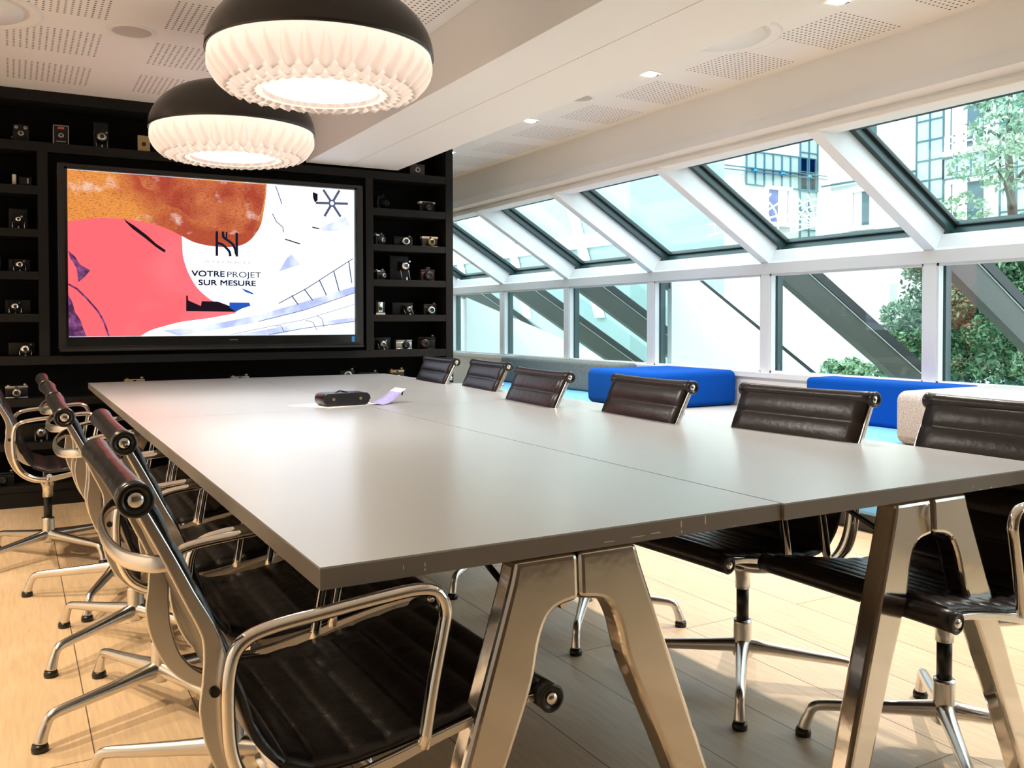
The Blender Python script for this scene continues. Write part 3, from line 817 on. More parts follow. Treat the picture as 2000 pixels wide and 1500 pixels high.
# long top shelf
box_cam(0.057, 2.1755, 0.085, 0.10, 'black twin-eyed box camera at the left end of the top shelf', top_lenses=True)
c = box_cam(0.270, 2.1755, 0.085, 0.118, 'black box camera with chrome edge and small red label, on the top shelf', plate='camera_silver')
MB().box(-0.018, 0.018, -0.0545, -0.0535, 0.094, 0.108).obj('badge', 'red_label', c)
MB().box(-0.026, 0.026, -0.0545, -0.0535, 0.018, 0.022).obj('name_strip', 'camera_silver', c)
folding_cam(0.496, 2.1755, 0.090, 0.176, 'tall black folding camera with round shutter on the top shelf', lens_z=0.42, ring=0.028)
c = box_cam(0.737, 2.1755, 0.072, 0.102, 'small brass-fronted box camera beside the hanging lamp', body='camera_black', plate='camera_gold', lens='camera_black')
MB().box(-0.034, 0.034, -0.0532, -0.0505, 0.001, 0.100).obj('brass_face', 'camera_gold', c)
box_cam(2.607, 2.1755, 0.12, 0.084, 'dark box in the open bay above the right shelves', body='camera_brown', name='box_camera')
# left bay
zl = [1.914, 1.656, 1.404, 1.152, 0.899, 0.646, 0.382, 0.128]
t = tag(MB().lathe([(0, 0), (0.0115, 0), (0.0115, 0.060), (0.008, 0.064), (0, 0.064)], (0.019, 6.05, zl[0] + 0.0005), n=20).obj('film_canister', 'cream'), 'cream film canister standing on the upper left shelf', 'canister')
t = thing('film_case', 'small dark film case with a silver clasp beside the cream canister', 'case', (0.080, 6.05, zl[0] + 0.0005))
MB().rbox(-0.036, 0.030, -0.02, 0.02, 0, 0.05, 0.004).obj('body', 'camera_black', t)
MB().box(0.006, 0.014, -0.0225, -0.020, 0.012, 0.042).obj('clasp', 'camera_silver', t)
folding_cam(0.038, zl[1] + 0.0005, 0.105, 0.130, 'black folding camera on the second left shelf, silver side struts', lens_z=0.45, ring=0.017, metal='chrome')
folding_cam(0.042, zl[2] + 0.0005, 0.120, 0.078, 'shiny strut folding camera on the third left shelf', upright=False, lens_z=0.52, ring=0.022, metal='chrome')
folding_cam(-0.110, zl[2] + 0.0005, 0.110, 0.095, 'folding camera cut by the left edge of the picture, third shelf', lens_z=0.6, ring=0.020)
folding_cam(0.032, zl[3] + 0.0005, 0.138, 0.086, 'chromed folding camera on the fourth left shelf', upright=False, lens_x=-0.12, lens_z=0.5, ring=0.022, metal='chrome')
folding_cam(0.049, zl[4] + 0.0005, 0.145, 0.080, 'wide black folding camera with big round shutter, fifth left shelf', upright=False, lens_x=0.12, lens_z=0.5, ring=0.028, metal='chrome')
range_cam(0.017, zl[5] + 0.0005, 0.122, 0.086, 'silver-topped compact camera behind the leftmost chair', bottom=True, ring=0.024, plate='camera_silver', body='camera_black')
folding_cam(0.110, zl[6] + 0.0005, 0.165, 0.105, 'black folding camera framed by the chair armrest', lens_x=0.20, lens_z=0.5, ring=0.026)
range_cam(-0.060, zl[7] + 0.0005, 0.12, 0.09, 'dark compact camera on the lowest shelf at the left edge', plate='camera_black', lens='camera_black')
# row just above the table end
range_cam(0.672, 0.6465, 0.120, 0.108, 'gilt-trimmed camera just showing over the far left end of the table', body='camera_brown', plate='camera_gold', lens='camera_gold', ring=0.02)
range_cam(1.327, 0.6465, 0.120, 0.105, 'small dark camera low behind the middle of the table end', plate='camera_silver', ring=0.018)
range_cam(2.075, 0.6465, 0.110, 0.125, 'black camera with a round silver lens ring, behind the far table corner', plate='camera_black', ring=0.030, lens_z=0.72, depth=0.02)
range_cam(2.235, 0.6465, 0.150, 0.105, 'wide black camera with two bright knobs, behind the far table corner', plate='camera_black', ring=0.022)
range_cam(2.455, 0.6465, 0.110, 0.120, 'brown and brass camera behind the farthest right chair', body='camera_brown', plate='camera_gold', ring=0.02)
# right bay
range_cam(2.333, 1.9145, 0.120, 0.112, 'black reflex camera turned sideways, top left of the right bay', plate='camera_black', lens='camera_black', rot=0.7, ring=0.032, prism=True, depth=0.05)
range_cam(2.700, 1.9145, 0.128, 0.092, 'white-topped instant camera with a large black lens, top right shelf', body='camera_black', plate='cream', lens='camera_black', ring=0.034, lens_z=0.42, knobs=False, square=True)
range_cam(2.318, 1.6565, 0.100, 0.092, 'silver and black camera angled to the right, second right shelf', rot=0.6, ring=0.024)
range_cam(2.508, 1.6565, 0.149, 0.078, 'low black camera with bright silver lens, middle of second right shelf', plate='camera_black', lens='chrome', ring=0.032, lens_x=0.06)
range_cam(2.722, 1.6565, 0.133, 0.092, 'brown camera between two pale metal plates, second right shelf', body='camera_brown', plate='cream', bottom=True, lens='camera_gold', ring=0.030, knobs=False)
range_cam(2.325, 1.4045, 0.090, 0.081, 'small dark camera in the left corner of the third right shelf', rot=0.5, ring=0.020, plate='camera_silver')
folding_cam(2.489, 1.4045, 0.150, 0.184, 'tall folding camera with oval silver shutter, third right shelf', lens_x=0.18, lens_z=0.58, ring=0.032, metal='chrome')
range_cam(2.702, 1.4045, 0.111, 0.098, 'dark red-brown camera, right end of the third right shelf', body='camera_brown', plate='camera_brown', lens='camera_brown', ring=0.036, prism=True, knobs=False)
c = box_cam(2.314, 1.1525, 0.070, 0.092, 'slim black box camera with a bright silver face plate, fourth right shelf', lens='camera_black')
MB().rbox(-0.017, 0.017, -0.054, -0.0505, 0.018, 0.090, 0.002).obj('face_plate', 'chrome', c)
MB().box(-0.034, 0.034, -0.058, -0.05, 0.001, 0.014).obj('name_plate', 'cream', c)
folding_cam(2.516, 1.1525, 0.168, 0.092, 'wide black folding camera with square lens board, fourth right shelf', upright=False, lens_x=0.15, lens_z=0.45, ring=0.020, metal='camera_silver')
range_cam(2.720, 1.1525, 0.108, 0.091, 'black camera with a big silver focusing ring, fourth right shelf', plate='camera_black', lens='chrome', ring=0.031)
folding_cam(2.345, 0.8995, 0.150, 0.090, 'black folding camera on the bottom right shelf, leftmost there', upright=False, lens_x=-0.05, lens_z=0.45, ring=0.024)
range_cam(2.509, 0.8995, 0.128, 0.080, 'pale bronze compact camera in the middle of the bottom right shelf', body='camera_silver', plate='camera_silver', lens='camera_black', ring=0.027, lens_x=0.1, knobs=False, depth=0.02, bottom=True)
range_cam(2.694, 0.8995, 0.135, 0.104, 'black camera with a rosy lens ring, right end of the bottom right shelf', plate='camera_black', lens='camera_brown', ring=0.034, lens_x=-0.15, rot=-0.15)

# ------------------------------------------------------------------ tables
TT, TBOT = 0.740, 0.706
def trestle_half(s_, yc, depth=0.052, lean=0.0):
    """one polished casting: from the middle seam out and down to the foot (s_ = -1 left, 1 right)"""
    outer = smooth_path([(0.125, 0.7, 0), (0.138, 0.655, 0), (0.185, 0.52, 0), (0.245, 0.35, 0), (0.322, 0.13, 0), (0.366, 0.0, 0)], 5)
    inner = smooth_path([(0.298, 0.0, 0), (0.254, 0.12, 0), (0.163, 0.345, 0), (0.100, 0.49, 0), (0.078, 0.572, 0), (0.052, 0.612, 0), (0.0, 0.624, 0)], 5)
    poly = [(0.0, 0.7045), (0.125, 0.7045)] + [(p.x, p.y) for p in outer[1:]] + [(p.x, p.y) for p in inner]
    poly = [(s_ * x, z) for x, z in poly]
    m_ = MB().prism_y(poly, yc - depth / 2, yc + depth / 2)
    m_.v = [(x, y + lean * (0.704 - z), z) for x, y, z in m_.v]      # the frame leans out a little toward its feet
    return m_
def table(x0, x1, y0, y1, ty, label, scuffs=()):
    t = thing('trestle_table', label, 'table', ((x0 + x1) / 2, (y0 + y1) / 2, 0), 0, None)
    cx, cy = (x0 + x1) / 2, (y0 + y1) / 2
    top = MB().box(x0 - cx, x1 - cx, y0 - cy, y1 - cy, TT - 0.003, TT).obj('tabletop', 'table_grey', t)
    MB().box(x0 - cx, x1 - cx, y0 - cy, y1 - cy, TBOT, TT - 0.003).obj('slab_shaded', 'table_edge_shaded', t)
    if scuffs:
        m_ = MB()
        for (sx, sz, w, h) in scuffs:
            m_.box(sx - cx - w / 2, sx - cx + w / 2, y0 - cy - 0.0006, y0 - cy, sz - h / 2, sz + h / 2)
        m_.obj('scuff_marks', 'scuff', t)
    tx = -0.012 if x0 < 1 else -0.006
    for yy in ty:
        for s_ in (-1, 1):
            mb = trestle_half(s_, 0, lean=-0.06 if yy < cy else 0.06)
            o = mb.obj('trestle_leg', 'trestle_metal', t, bevel=0.025)
            o.location = (tx, yy - cy, 0)
        inward = 1 if yy < cy else -1
        MB().cyl((tx, yy - cy + inward * 0.02, 0.60), (tx, yy - cy + inward * 0.05, 0.60), 0.008).obj('bolt', 'polished', t)
        MB().tube([(tx - 0.10, yy - cy + inward * 0.03, 0.63), (tx - 0.10, yy - cy + inward * 0.24, 0.703)], 0.006, 8).obj('brace', 'black_plastic', t)
    return t
table(0.389, 1.3215, 1.267, 3.556, (1.292, 3.40), 'grey-topped trestle table at the near left, its corner toward the viewer',
      [(1.069, 0.727, 0.0022, 0.012), (1.070, 0.713, 0.002, 0.005), (1.127, 0.728, 0.0024, 0.016), (0.907, 0.7145, 0.022, 0.0012), (0.97, 0.716, 0.03, 0.001), (1.01, 0.7175, 0.02, 0.0014), (0.556, 0.722, 0.0015, 0.006), (0.556, 0.714, 0.0015, 0.004), (0.52, 0.722, 0.001, 0.006), (1.20, 0.7085, 0.01, 0.001)])
table(1.3260, 2.2620, 1.261, 3.556, (1.289, 3.40), 'grey-topped trestle table at the near right, beside the window-side chairs',
      [(1.96, 0.7085, 0.006, 0.0015), (2.0, 0.7085, 0.008, 0.0015), (1.93, 0.717, 0.003, 0.002)])
table(0.389, 1.3225, 3.559, 5.850, (3.76, 5.70), 'grey-topped trestle table at the far left, below the screen')
table(1.3250, 2.2620, 3.559, 5.850, (3.76, 5.70), 'grey-topped trestle table at the far right, by the right shelves')

# things on the table
ang = math.atan2(3.66 - 3.617, 0.2)
t = thing('camera_case', 'black leather camera case lying on the far left table', 'case', (1.245, 3.70, TT + 0.0012), math.radians(3))
cs = MB()
poly = []
for (cx, cz, a0) in ((0.075, 0.033, 0),):
    pass
L, Hh, r_ = 0.105, 0.054, 0.024
pts = []
for (sx, sz, st) in ((1, 1, 0), (-1, 1, 90), (-1, -1, 180), (1, -1, 270)):
    for k_ in range(7):
        a = math.radians(st + 90 * k_ / 6)
        pts.append((sx * (L - r_) + r_ * math.cos(a), Hh / 2 + sz * (Hh / 2 - r_) + r_ * math.sin(a)))
cs.prism_y(pts, -0.04, 0.075, True)
cs.obj('body', 'leather_black', t, bevel=0.005)
MB().prism_y([(x * 1.01, 0.0005 + z * 0.99 if z > 0.02 else z) for x, z in pts if z >= 0.018] , -0.043, -0.040).obj('front_flap', 'leather_black', t)
for sx in (-0.062, 0.060):
    MB().cyl((sx, -0.046, 0.03), (sx, -0.042, 0.03), 0.006).obj('stud', 'camera_gold', t)
MB().tube(smooth_path([(-0.04, 0.0, 0.053), (-0.02, 0, 0.062), (0.0, 0, 0.058), (0.02, 0, 0.0535)], 4), 0.003, 6).obj('strap_loop', 'leather_black', t)
tag(MB().prism_z([(1.02, 3.80), (1.15, 3.60), (1.44, 3.68), (1.33, 3.90)], TT + 0.0002, TT + 0.001).obj('paper_sheet', 'paper'), 'white paper sheet lying under the camera case', 'paper')
lf = bmesh.new()
P4 = [(1.350, 3.66, TT + 0.012), (1.392, 3.615, TT + 0.0015), (1.512, 3.70, TT + 0.045), (1.475, 3.745, TT + 0.050)]
nf = 8
mbf = MB(); vs = []
for i in range(nf + 1):
    s_ = i / nf
    for (a, b_) in ((P4[0], P4[3]), (P4[1], P4[2])):
        vs.append((a[0] + (b_[0] - a[0]) * s_, a[1] + (b_[1] - a[1]) * s_, a[2] + (b_[2] - a[2]) * s_ - 0.010 * math.sin(PI * s_)))
mbf.add(vs + [(v[0], v[1], v[2] - 0.0012) for v in vs], [(2 * i, 2 * i + 1, 2 * i + 3, 2 * i + 2) for i in range(nf)] + [(2 * i + 2 * nf + 2, 2 * i + 2 + 2 * nf + 2, 2 * i + 3 + 2 * nf + 2, 2 * i + 1 + 2 * nf + 2) for i in range(nf)] + [(2 * i, 2 * i + 2, 2 * i + 2 + 2 * nf + 2, 2 * i + 2 * nf + 2) for i in range(nf)] + [(2 * i + 1, 2 * i + 1 + 2 * nf + 2, 2 * i + 3 + 2 * nf + 2, 2 * i + 3) for i in range(nf)], True)
lt = thing('leaflet', 'curled purple printed leaflet beside the camera case', 'leaflet')
mbf.obj('printed_sheet', 'leaflet', lt)
MB().add([(1.475, 3.745, TT + 0.0505), (1.512, 3.70, TT + 0.0455), (1.548, 3.728, TT + 0.058), (1.512, 3.772, TT + 0.063)], [(0, 1, 2, 3)]).obj('white_margin', 'paper', lt)
MB().tube([(1.530, 3.725, TT + 0.052), (1.524, 3.722, TT + 0.030)], 0.004, 6).obj('dark_clip', 'black_plastic', lt)
tag(MB().prism_z([(1.36, 4.03), (1.40, 4.01), (1.408, 4.025), (1.366, 4.045)], TT + 0.0002, TT + 0.003).obj('memo_clip', 'black_plastic'), 'tiny dark clip lying behind the camera case', 'clip')

# ------------------------------------------------------------------ chairs
def strip_poly(center, widths, n=5):
    c = smooth_path([(a, b_, 0) for a, b_ in center], n)
    w = smooth_vals(widths, n)
    L_, R_ = [], []
    for i, p in enumerate(c):
        a = c[max(0, i - 1)]; d = c[min(len(c) - 1, i + 1)]
        t_ = (d - a).normalized(); nn = Vector((-t_.y, t_.x, 0)) * w[i] / 2
        L_.append((p.x + nn.x, p.y + nn.y)); R_.append((p.x - nn.x, p.y - nn.y))
    return L_, R_
def rib_mesh(ypos, th=0.010):
    cen = [(-0.300, 0.852), (-0.268, 0.788), (-0.240, 0.728), (-0.212, 0.668), (-0.204, 0.615), (-0.206, 0.565), (-0.199, 0.515), (-0.178, 0.462), (-0.140, 0.422), (-0.090, 0.404), (-0.030, 0.408), (0.060, 0.426), (0.160, 0.449), (0.260, 0.466), (0.328, 0.469)]
    wid = [0.014, 0.016, 0.018, 0.022, 0.036, 0.042, 0.038, 0.032, 0.028, 0.026, 0.024, 0.020, 0.016, 0.014, 0.012]
    L_, R_ = strip_poly(cen, wid)
    n = len(L_)
    vs = [(x, ypos - th / 2, z) for x, z in L_] + [(x, ypos - th / 2, z) for x, z in R_] + [(x, ypos + th / 2, z) for x, z in L_] + [(x, ypos + th / 2, z) for x, z in R_]
    fs = []
    for i in range(n - 1):
        fs += [(i, i + 1, n + i + 1, n + i), (2 * n + i, 3 * n + i, 3 * n + i + 1, 2 * n + i + 1), (i, 2 * n + i, 2 * n + i + 1, i + 1), (n + i, n + i + 1, 3 * n + i + 1, 3 * n + i)]
    fs += [(0, n, 3 * n, 2 * n), (n - 1, 3 * n - 1, 4 * n - 1, 2 * n - 1)]
    return MB().add(vs, fs)
def sling(path, hw, chan=0.056, phase=0.0, th=0.013):
    """padded leather strip with cross channels; path in x,z ordered so that the left normal faces the sitter"""
    P = smooth_path([(a, b_, 0) for a, b_ in path], 12)
    # resample evenly
    d = [0]
    for a, b_ in zip(P[:-1], P[1:]): d.append(d[-1] + (b_ - a).length)
    N = int(d[-1] / 0.0056) + 1
    Q = []
    j = 0
    for i in range(N + 1):
        s_ = d[-1] * i / N
        while j < len(d) - 2 and d[j + 1] < s_: j += 1
        k_ = (s_ - d[j]) / max(1e-9, d[j + 1] - d[j])
        Q.append((P[j].lerp(P[j + 1], min(1, k_)), s_))
    ny = 12
    top, bot = [], []
    for i, (p, s_) in enumerate(Q):
        a = Q[max(0, i - 1)][0]; c_ = Q[min(N, i + 1)][0]
        t_ = (c_ - a).normalized(); nn = Vector((t_.y, -t_.x, 0)) * -1
        ph = ((s_ + phase) / chan) % 1
        bul = 0.0100 * abs(math.sin(PI * ph)) ** 0.45
        for k_ in range(ny + 1):
            u_ = -1 + 2 * k_ / ny
            e = (1 - abs(u_) ** 6)
            hh = (bul * (0.35 + 0.65 * e) + 0.002)
            q = p + nn * hh
            top.append((q.x, u_ * hw, q.y))
            q = p - nn * (th - 0.006 + bul * 0.4 * e)
            bot.append((q.x, u_ * hw, q.y))
    vs = top + bot
    o = len(top); fs = []
    w = ny + 1
    for i in range(N):
        for k_ in range(ny):
            a = i * w + k_
            fs.append((a, a + 1, a + w + 1, a + w)); fs.append((o + a, o + a + w, o + a + w + 1, o + a + 1))
        a = i * w; fs.append((a, a + w, o + a + w, o + a))
        a = i * w + ny; fs.append((a, o + a, o + a + w, a + w))
    for k_ in range(ny):
        fs.append((k_, o + k_, o + k_ + 1, k_ + 1)); a = N * w + k_; fs.append((a, a + 1, o + a + 1, o + a))
    return MB().add(vs, fs, True)
def roll(cx, cz, r, hw, waist=0.0):
    n = 18
    pts = [(cx, -hw + 2 * hw * i / 16, cz) for i in range(17)]
    rad = [r * (1 - waist * (1 - abs(2 * i / 16 - 1) ** 2)) for i in range(17)]
    return MB().tube(pts, rad, 24)
ROLLZ = 0.866
def make_chair(leather, label, BX):
    t = thing('swivel_armchair', label, 'chair')
    MB_back = sling([(-0.290, 0.862), (-0.262, 0.800), (-0.225, 0.718), (-0.190, 0.640), (-0.166, 0.565), (-0.142, 0.500), (-0.108, 0.458)], 0.2435, chan=0.072, phase=0.0)
    MB_back.obj('backrest', leather, t)
    sling([(-0.108, 0.458), (-0.060, 0.441), (0.0, 0.440), (0.10, 0.452), (0.20, 0.470), (0.295, 0.486), (0.328, 0.489)], 0.2435, chan=0.060, phase=0.012).obj('seat', leather, t)
    tr = roll(-0.306, ROLLZ, 0.0235, 0.252, 0.16).obj('top_roll', leather, t)
    fr = roll(0.334, 0.470, 0.023, 0.268, 0.05).obj('front_roll', leather, t)
    for s_ in (-1, 1):
        c_ = MB().lathe([(0.0235, -0.002), (0.0245, 0.004), (0.0215, 0.009), (0.016, 0.008), (0.014, 0.003), (0.0, 0.003)], (0, 0, 0), 24, 'y').obj('end_cap', 'black_plastic', t)
        c_.location = (-0.306, s_ * 0.252, ROLLZ); c_.rotation_euler = (0, 0, 0 if s_ > 0 else PI)
        MB().lathe([(0.0, 0.007), (0.0095, 0.006), (0.012, 0.003)], (0, 0, 0), 12, 'y').obj('screw', 'chrome', c_)
        c_ = MB().lathe([(0.023, 0), (0.024, 0.005), (0.018, 0.008), (0.016, 0.005), (0.0, 0.005)], (0, 0, 0), 24, 'y').obj('end_cap', 'black_plastic', t)
        c_.location = (0.334, s_ * 0.268, 0.470); c_.rotation_euler = (0, 0, 0 if s_ > 0 else PI)
        MB().lathe([(0.0, 0.010), (0.009, 0.009), (0.011, 0.005)], (0, 0, 0), 12, 'y').obj('screw', 'chrome', c_)
        rib_mesh(s_ * 0.248).obj('side_rib', 'alu', t, bevel=0.003)
        MB().cyl((-0.207, s_ * 0.254, 0.590), (-0.207, s_ * 0.258, 0.590), 0.007, n=14).obj('bolt', 'black_plastic', t)
        arm = smooth_path([(-0.055, 0, 0.404), (-0.110, 0, 0.414), (-0.158, 0, 0.442), (-0.186, 0, 0.496), (-0.193, 0, 0.560), (-0.190, 0, 0.622), (-0.176, 0, 0.655), (-0.140, 0, 0.670), (-0.060, 0, 0.679), (0.030, 0, 0.687), (0.090, 0, 0.690), (0.124, 0, 0.681), (0.138, 0, 0.652), (0.134, 0, 0.620), (0.118, 0, 0.545), (0.100, 0, 0.445)], 5)
        MB().tube([(p.x, s_ * 0.270, p.z) for p in arm], 0.0125, 12, flat=0.78, up=(0, 0, 1)).obj('armrest', 'polished', t)
    # curved bracket behind the back and stretcher under the seat
    br = smooth_path([(-0.262, -0.245, 0.775), (-0.286, -0.225, 0.772), (-0.310, -0.14, 0.765), (-0.318, 0, 0.762), (-0.310, 0.14, 0.765), (-0.286, 0.225, 0.772), (-0.262, 0.245, 0.775)], 5)
    MB().tube(br, 0.0125, 10, flat=0.45, up=(1, 0, 0)).obj('back_bracket', 'alu', t)
    us = smooth_path([(0.0, -0.245, 0.418), (0.0, -0.18, 0.390), (0.0, -0.08, 0.362), (0.0, 0, 0.355), (0.0, 0.08, 0.362), (0.0, 0.18, 0.390), (0.0, 0.245, 0.418)], 5)
    n_ = len(us)
    MB().tube([(p.x + BX, p.y, p.z) for p in us], [0.012 + 0.012 * (1 - abs(2 * i / (n_ - 1) - 1)) for i in range(n_)], 12, flat=0.8).obj('seat_stretcher', 'alu', t)
    MB().lathe([(0.0, 0.356), (0.034, 0.356), (0.024, 0.335), (0.022, 0.320), (0.022, 0.285), (0, 0.285)], (BX, 0, 0), n=24).obj('seat_post', 'alu', t)
    MB().lathe([(0.0, 0.30), (0.0185, 0.30), (0.0185, 0.17), (0, 0.17)], (BX, 0, 0), n=24).obj('gas_column', 'black_plastic', t)
    base = MB().lathe([(0, 0.188), (0.026, 0.188), (0.027, 0.180), (0.027, 0.125), (0.032, 0.105), (0.030, 0.080), (0.020, 0.072), (0, 0.072)], n=28).obj('star_base', 'alu', t)
    base.location = (BX, 0, 0)
    for i in range(4):
        a = PI / 4 + i * PI / 2
        c_, s_ = math.cos(a), math.sin(a)
        prof = [(0.015, 0.108, 0.024), (0.05, 0.106, 0.021), (0.12, 0.100, 0.018), (0.22, 0.092, 0.0155), (0.295, 0.086, 0.014), (0.316, 0.078, 0.0135), (0.325, 0.062, 0.013), (0.334, 0.040, 0.0145), (0.340, 0.018, 0.0165)]
        pp = smooth_path([(p[0], 0, p[1]) for p in prof], 4)
        rr = smooth_vals([p[2] for p in prof], 4)
        lg = MB().tube([(p.x * c_, p.x * s_, p.z) for p in pp], rr, 12).obj('leg', 'alu', base)
        gl = MB().lathe([(0, 0.020), (0.018, 0.020), (0.021, 0.010), (0.020, 0.0), (0, 0)], (0.341 * c_, 0.341 * s_, 0.0003), 18).obj('foot_glide', 'black_plastic', base)
    return t
def place(root, x, y, face, base_deg, label, group):
    r = dup(root, (x, y, 0), face, label, group)
    for c_ in r.children:
        if c_.name.startswith('star_base'):
            c_.rotation_euler = (0, 0, math.radians(base_deg - 45) - face)
    return r
LG, RG = 'leather swivel chairs along the left side of the table', 'leather swivel chairs along the window side of the table'
chL = make_chair('leather_black', 'black leather swivel chair nearest the viewer, lower left corner', -0.055)
chL['group'] = LG
chL.location = (0.440, 1.518, 0); chL.rotation_euler = (0, 0, math.radians(1))
left = [(0.492, 2.12, 0, 58, 'black leather swivel chair second from the viewer on the left side'),
        (0.415, 2.700, 0, 24, 'black leather swivel chair third from the viewer on the left side'),
        (0.415, 3.30, 0, 38, 'black leather swivel chair fourth from the viewer on the left side'),
        (0.41, 3.92, 0, 68, 'black leather swivel chair fifth from the viewer on the left side'),
        (0.19, 4.68, 0, 39, 'black leather swivel chair pulled back near the shelves, at the left edge')]
for x, y, f_, bd, lb in left:
    place(chL, x, y, f_, bd, lb, LG)
chR = make_chair('leather_brown', 'dark brown leather swivel chair cut by the right edge, nearest on the window side', -0.02)
chR['group'] = RG
chR.location = (2.042, 1.42, 0); chR.rotation_euler = (0, 0, PI)
for c_ in chR.children:
    if c_.name.startswith('star_base'): c_.rotation_euler = (0, 0, 0)
right = [(1.92, 2.01, 4, 45, 'dark brown leather swivel chair second from the viewer on the window side'),
         (1.81, 2.70, -4, 50, 'dark brown leather swivel chair in front of the blue cushion block'),
         (1.75, 3.40, -5, 41, 'leather swivel chair in front of the grey bench back, fourth on the window side'),
         (1.96, 4.30, -6, 45, 'leather swivel chair between the post and grey bench, fifth on the window side'),
         (1.96, 4.93, -4, 45, 'leather swivel chair farthest away, in front of the right shelves')]
for x, y, rr_, bd, lb in right:
    place(chR, x, y, PI + math.radians(rr_), bd, lb, RG)

# ------------------------------------------------------------------ benches
def bench(x0, x1, y0, y1, m, block, bm_, bname, r, label):
    """one upholstered module: plinth, seat cushion and its block"""
    cx, cy = (x0 + x1) / 2, (y0 + y1) / 2
    t = thing('upholstered_bench', label, 'bench', (cx, cy, 0), 0, None)
    hx, hy = (x1 - x0) / 2, (y1 - y0) / 2
    MB().rbox(-hx, hx, -hy, hy, 0.10, 0.485, 0.022, 4).obj('seat', m, t)
    MB().box(-hx + 0.06, hx - 0.06, -hy + 0.06, hy - 0.06, 0.0, 0.10).obj('base', 'black_plastic', t)
    a0, a1, b0, b1, z0, z1 = block
    MB().rbox(a0 - cx, a1 - cx, b0 - cy, b1 - cy, z0, z1, r, 5).obj(bname, bm_, t)
bench(3.82, 4.64, 5.68, 8.05, 'blue_felt_glare', (4.37, 4.63, 6.05, 8.02, 0.486, 0.745), 'grey_felt', 'backrest', 0.03, 'bench with a long mottled grey backrest below the farthest windows')
bench(3.82, 4.64, 4.02, 5.66, 'pale_felt', (3.83, 4.63, 4.86, 5.655, 0.486, 0.745), 'blue_felt', 'cushion_block', 0.045, 'bench with a bright blue square block in front of the white window pane')
bench(3.82, 4.64, 2.96, 4.00, 'blue_felt_glare', (4.37, 4.63, 2.97, 3.99, 0.486, 0.748), 'blue_felt', 'backrest', 0.03, 'blue bench, seat paled for glare, with a long blue backrest along the window')
bench(3.82, 4.64, 2.05, 2.94, 'pale_felt', (3.83, 4.63, 2.10, 2.93, 0.486, 0.755), 'pale_felt', 'cushion_block', 0.05, 'pale mottled bench block at the right edge behind the nearest chair')

# ------------------------------------------------------------------ outside
struct(MB().box(4.9, 60, -30, 60, -0.4, 0.10).obj('ground', 'lawn'), 'pale lawn and paving outside the windows', 'ground')
# white cheek wall between the sloping rafters
z_at = lambda x: 1.453 - 0.611 * (x - 5.169)
struct(MB().prism_y([(4.87, 0.1), (7.2, 0.1), (7.2, z_at(7.2)), (5.17, 1.453), (4.87, 1.60)], 5.90, 5.955).obj('wall_side', 'white_render'), 'white sloping cheek wall outside the middle window', 'wall')
struct(MB().prism_y([(4.87, 0.1), (8.2, 0.1), (8.2, 0.15), (4.87, 1.40)], 9.80, 9.9).obj('wall_end', 'white_render'), 'white cheek wall outside the farthest window', 'wall')
# sloping outer glass between the far rafters
for i in (0, 1, 2):
    y1, y0 = POSTS[i] - 0.08, POSTS[i + 1] + 0.005
    struct(MB().prism_y([S(sl + 0.16, 0.19), S(sl + 3.0, 0.19), S(sl + 3.0, 0.198), S(sl + 0.16, 0.198)], y0, y1).obj('window_%d' % wn, 'glass'), 'sloping outer pane beyond the far windows', 'window'); wn += 1

